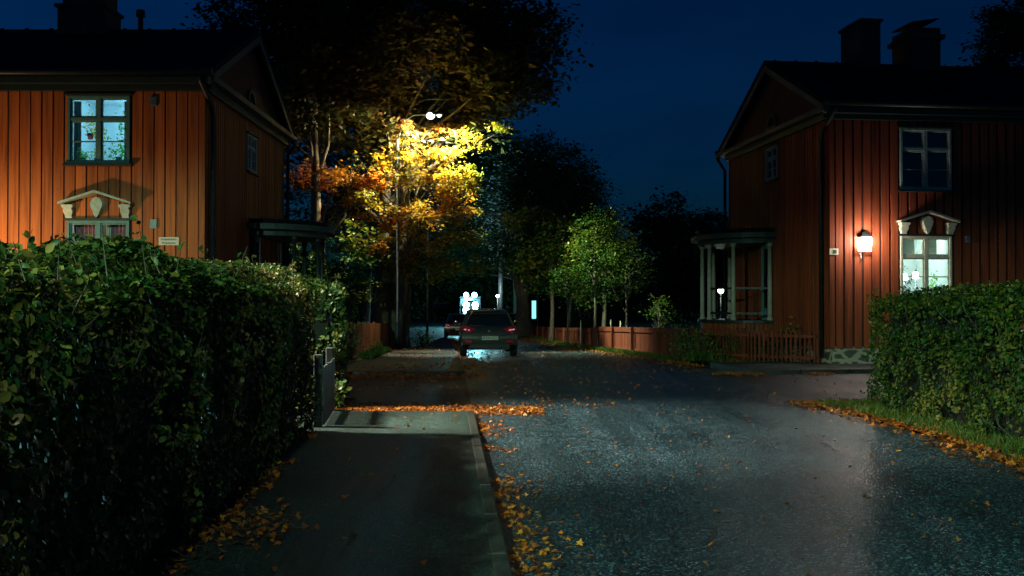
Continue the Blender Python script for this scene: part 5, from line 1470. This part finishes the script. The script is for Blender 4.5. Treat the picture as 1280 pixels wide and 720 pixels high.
# right verge band
def f3():
    y = U(5.5, 15.3); x = rx(y); return x + random.gauss(.25, .28) + (.9 * random.random() if random.random() < .4 else 0), y
scatter(11000, f3, .05, .10, .045)
def f3b():
    x = U(4.3, 6.4); return x, 15.2 + (x - 4.3) * .18 + random.gauss(0, .14)
scatter(1100, f3b, .05, .09, .035)
# along the red fence
def f4():
    y = U(24.5, 62); return edge_pt(max(28, y)) - .15 - abs(random.gauss(0, .38)), y
scatter(6500, f4, .06, .11, .03)
def f4b():
    c, d = path_pt([(5.0, 28.0), (6.2, 25.6), (7.45, 24.35)], random.random()); k = abs(random.gauss(0, .35)) + .05
    return c.x - abs(d.y) * k, c.y - d.x * k
scatter(900, f4b, .05, .09, .09)
def f5():   # far side kerb of the side street
    x = U(4.3, 9); return x, 21.55 + (x - 5.2) * .1166 - abs(random.gauss(0, .22))
scatter(1300, rej(f5, 1.0, -.1), .05, .09)
# far left pavement and gutter beside the car
def f6():
    y = U(21.5, 60); return kx(y) + random.gauss(.0, .28), y
scatter(3200, rej(f6, .6, -.05), .06, .1, .03)
def f7():
    y = U(21.5, 50); return kx(y) - U(.2, 2.7), y
scatter(1300, rej(f7, .4, .0), .06, .1, .09)
def f8():
    y = U(22, 56); a, b = kx(y), rx(y); return U(a, b), y
scatter(3000, f8, .05, .1)
# hedge foot on the near pavement
def f9():
    y = U(5.4, 13.7); return -1.82 - .057 * (y - 1.5) + abs(random.gauss(0, .12)) , y
scatter(500, rej(f9, .8, .08), .05, .09, .09)
def f9b(): return random.gauss(-1.72, .16), random.gauss(6.7, .3)
scatter(190, f9b, .05, .09, .09)
# sparse leaves over road and pavement
scatter(420, lambda: (U(-.1, 4.8), U(5, 15)), .03, .07, .016)
scatter(260, lambda: (U(-1, 7), U(14.5, 21.5)), .05, .085, .016)
scatter(70, lambda: (U(-1.9, -.5), U(5, 13.7)), .05, .085, .08)
L = np.array(L); S = np.array(S)
dark = RNG.uniform(0, 1, len(L)) < .6
for nm, sel, mt, lb in (('fallen_leaves', ~dark, 'litter', 'orange and yellow fallen maple leaves scattered over road, verges and pavements'), ('fallen_leaves', dark, 'litter2', 'brown sodden fallen leaves lying among the orange ones')):
    o = leaf_mesh(nm, L[sel], S[sel] * RNG.uniform(.6, 1.1, int(sel.sum())), MAPLE, .55, M[mt]); tag(o, lb, 'leaves', None, 'stuff')

# ------------------------------------------------------------------ interior light, world, sun
def point(name, parent, loc, e, col, r=.15):
    l = bpy.data.lights.new(name, 'POINT'); l.energy = e; l.color = col; l.shadow_soft_size = r
    o = bpy.data.objects.new(name, l); COL.objects.link(o); o.location = loc
    if parent: o.parent = parent
    return o
point('ceiling_light', HL, FL(2.2, -1.5, 5.7), 44, (.36, .78, 1), .2)
point('ceiling_light', HL, FL(2.2, -.9, 3.2), 12, (1, .85, .7), .2)
point('ceiling_light', HR, FRR(2.4, -1.4, 3.2), 85, (1, 1, .80), .2)
point('wall_lamp_light', wl, (.0, -.34, .06), 80, (1, .86, .74), .1)

w = bpy.data.worlds.new('World'); SC.world = w; w.use_nodes = True
nt = w.node_tree; bg = nt.nodes['Background']
sky = N(nt, 'ShaderNodeTexSky'); sky.sky_type = 'NISHITA'; sky.sun_disc = False
sky.sun_elevation = R(2.0); sky.sun_rotation = R(120); sky.air_density = 1.0; sky.dust_density = .3; sky.ozone_density = 5
mx = N(nt, 'ShaderNodeMix', data_type='RGBA', blend_type='MULTIPLY'); mx.inputs[0].default_value = 1; mx.inputs[7].default_value = (.03, .27, .46, 1)
nt.links.new(sky.outputs[0], mx.inputs[6]); tcw = N(nt, 'ShaderNodeTexCoord'); mpw = N(nt, 'ShaderNodeMapping'); mpw.inputs['Scale'].default_value = (1.5, 1.5, 5)
cl = N(nt, 'ShaderNodeTexNoise'); cl.inputs['Scale'].default_value = 1.6; cl.inputs['Detail'].default_value = 5
nt.links.new(tcw.outputs['Generated'], mpw.inputs['Vector']); nt.links.new(mpw.outputs['Vector'], cl.inputs['Vector'])
rcl = ramp(nt, [(.35, (.85, .85, .85)), (.7, (1.4, 1.35, 1.2))]); nt.links.new(cl.outputs['Fac'], rcl.inputs['Fac'])
mx3 = N(nt, 'ShaderNodeMix', data_type='RGBA', blend_type='MULTIPLY'); mx3.inputs[0].default_value = 1
nt.links.new(mx.outputs[2], mx3.inputs[6]); nt.links.new(rcl.outputs['Color'], mx3.inputs[7]); nt.links.new(mx3.outputs[2], bg.inputs['Color'])
bg.inputs['Strength'].default_value = .1
sl = bpy.data.lights.new('sun', 'SUN'); sl.energy = .004; sl.angle = R(10); sl.color = (.6, .8, 1)
so = bpy.data.objects.new('sun', sl); COL.objects.link(so); so.rotation_euler = (R(40), 0, R(120))

SC.view_settings.view_transform = 'Standard'; SC.view_settings.look = 'None'; SC.view_settings.exposure = 0; SC.view_settings.gamma = 1
cy = SC.cycles
cy.use_denoising = True
try: cy.denoiser = 'OPENIMAGEDENOISE'
except Exception: pass
cy.max_bounces = 6; cy.diffuse_bounces = 3; cy.glossy_bounces = 3; cy.transmission_bounces = 4; cy.transparent_max_bounces = 8
cy.sample_clamp_indirect = 3; cy.caustics_reflective = False; cy.caustics_refractive = False
cy.use_light_tree = True
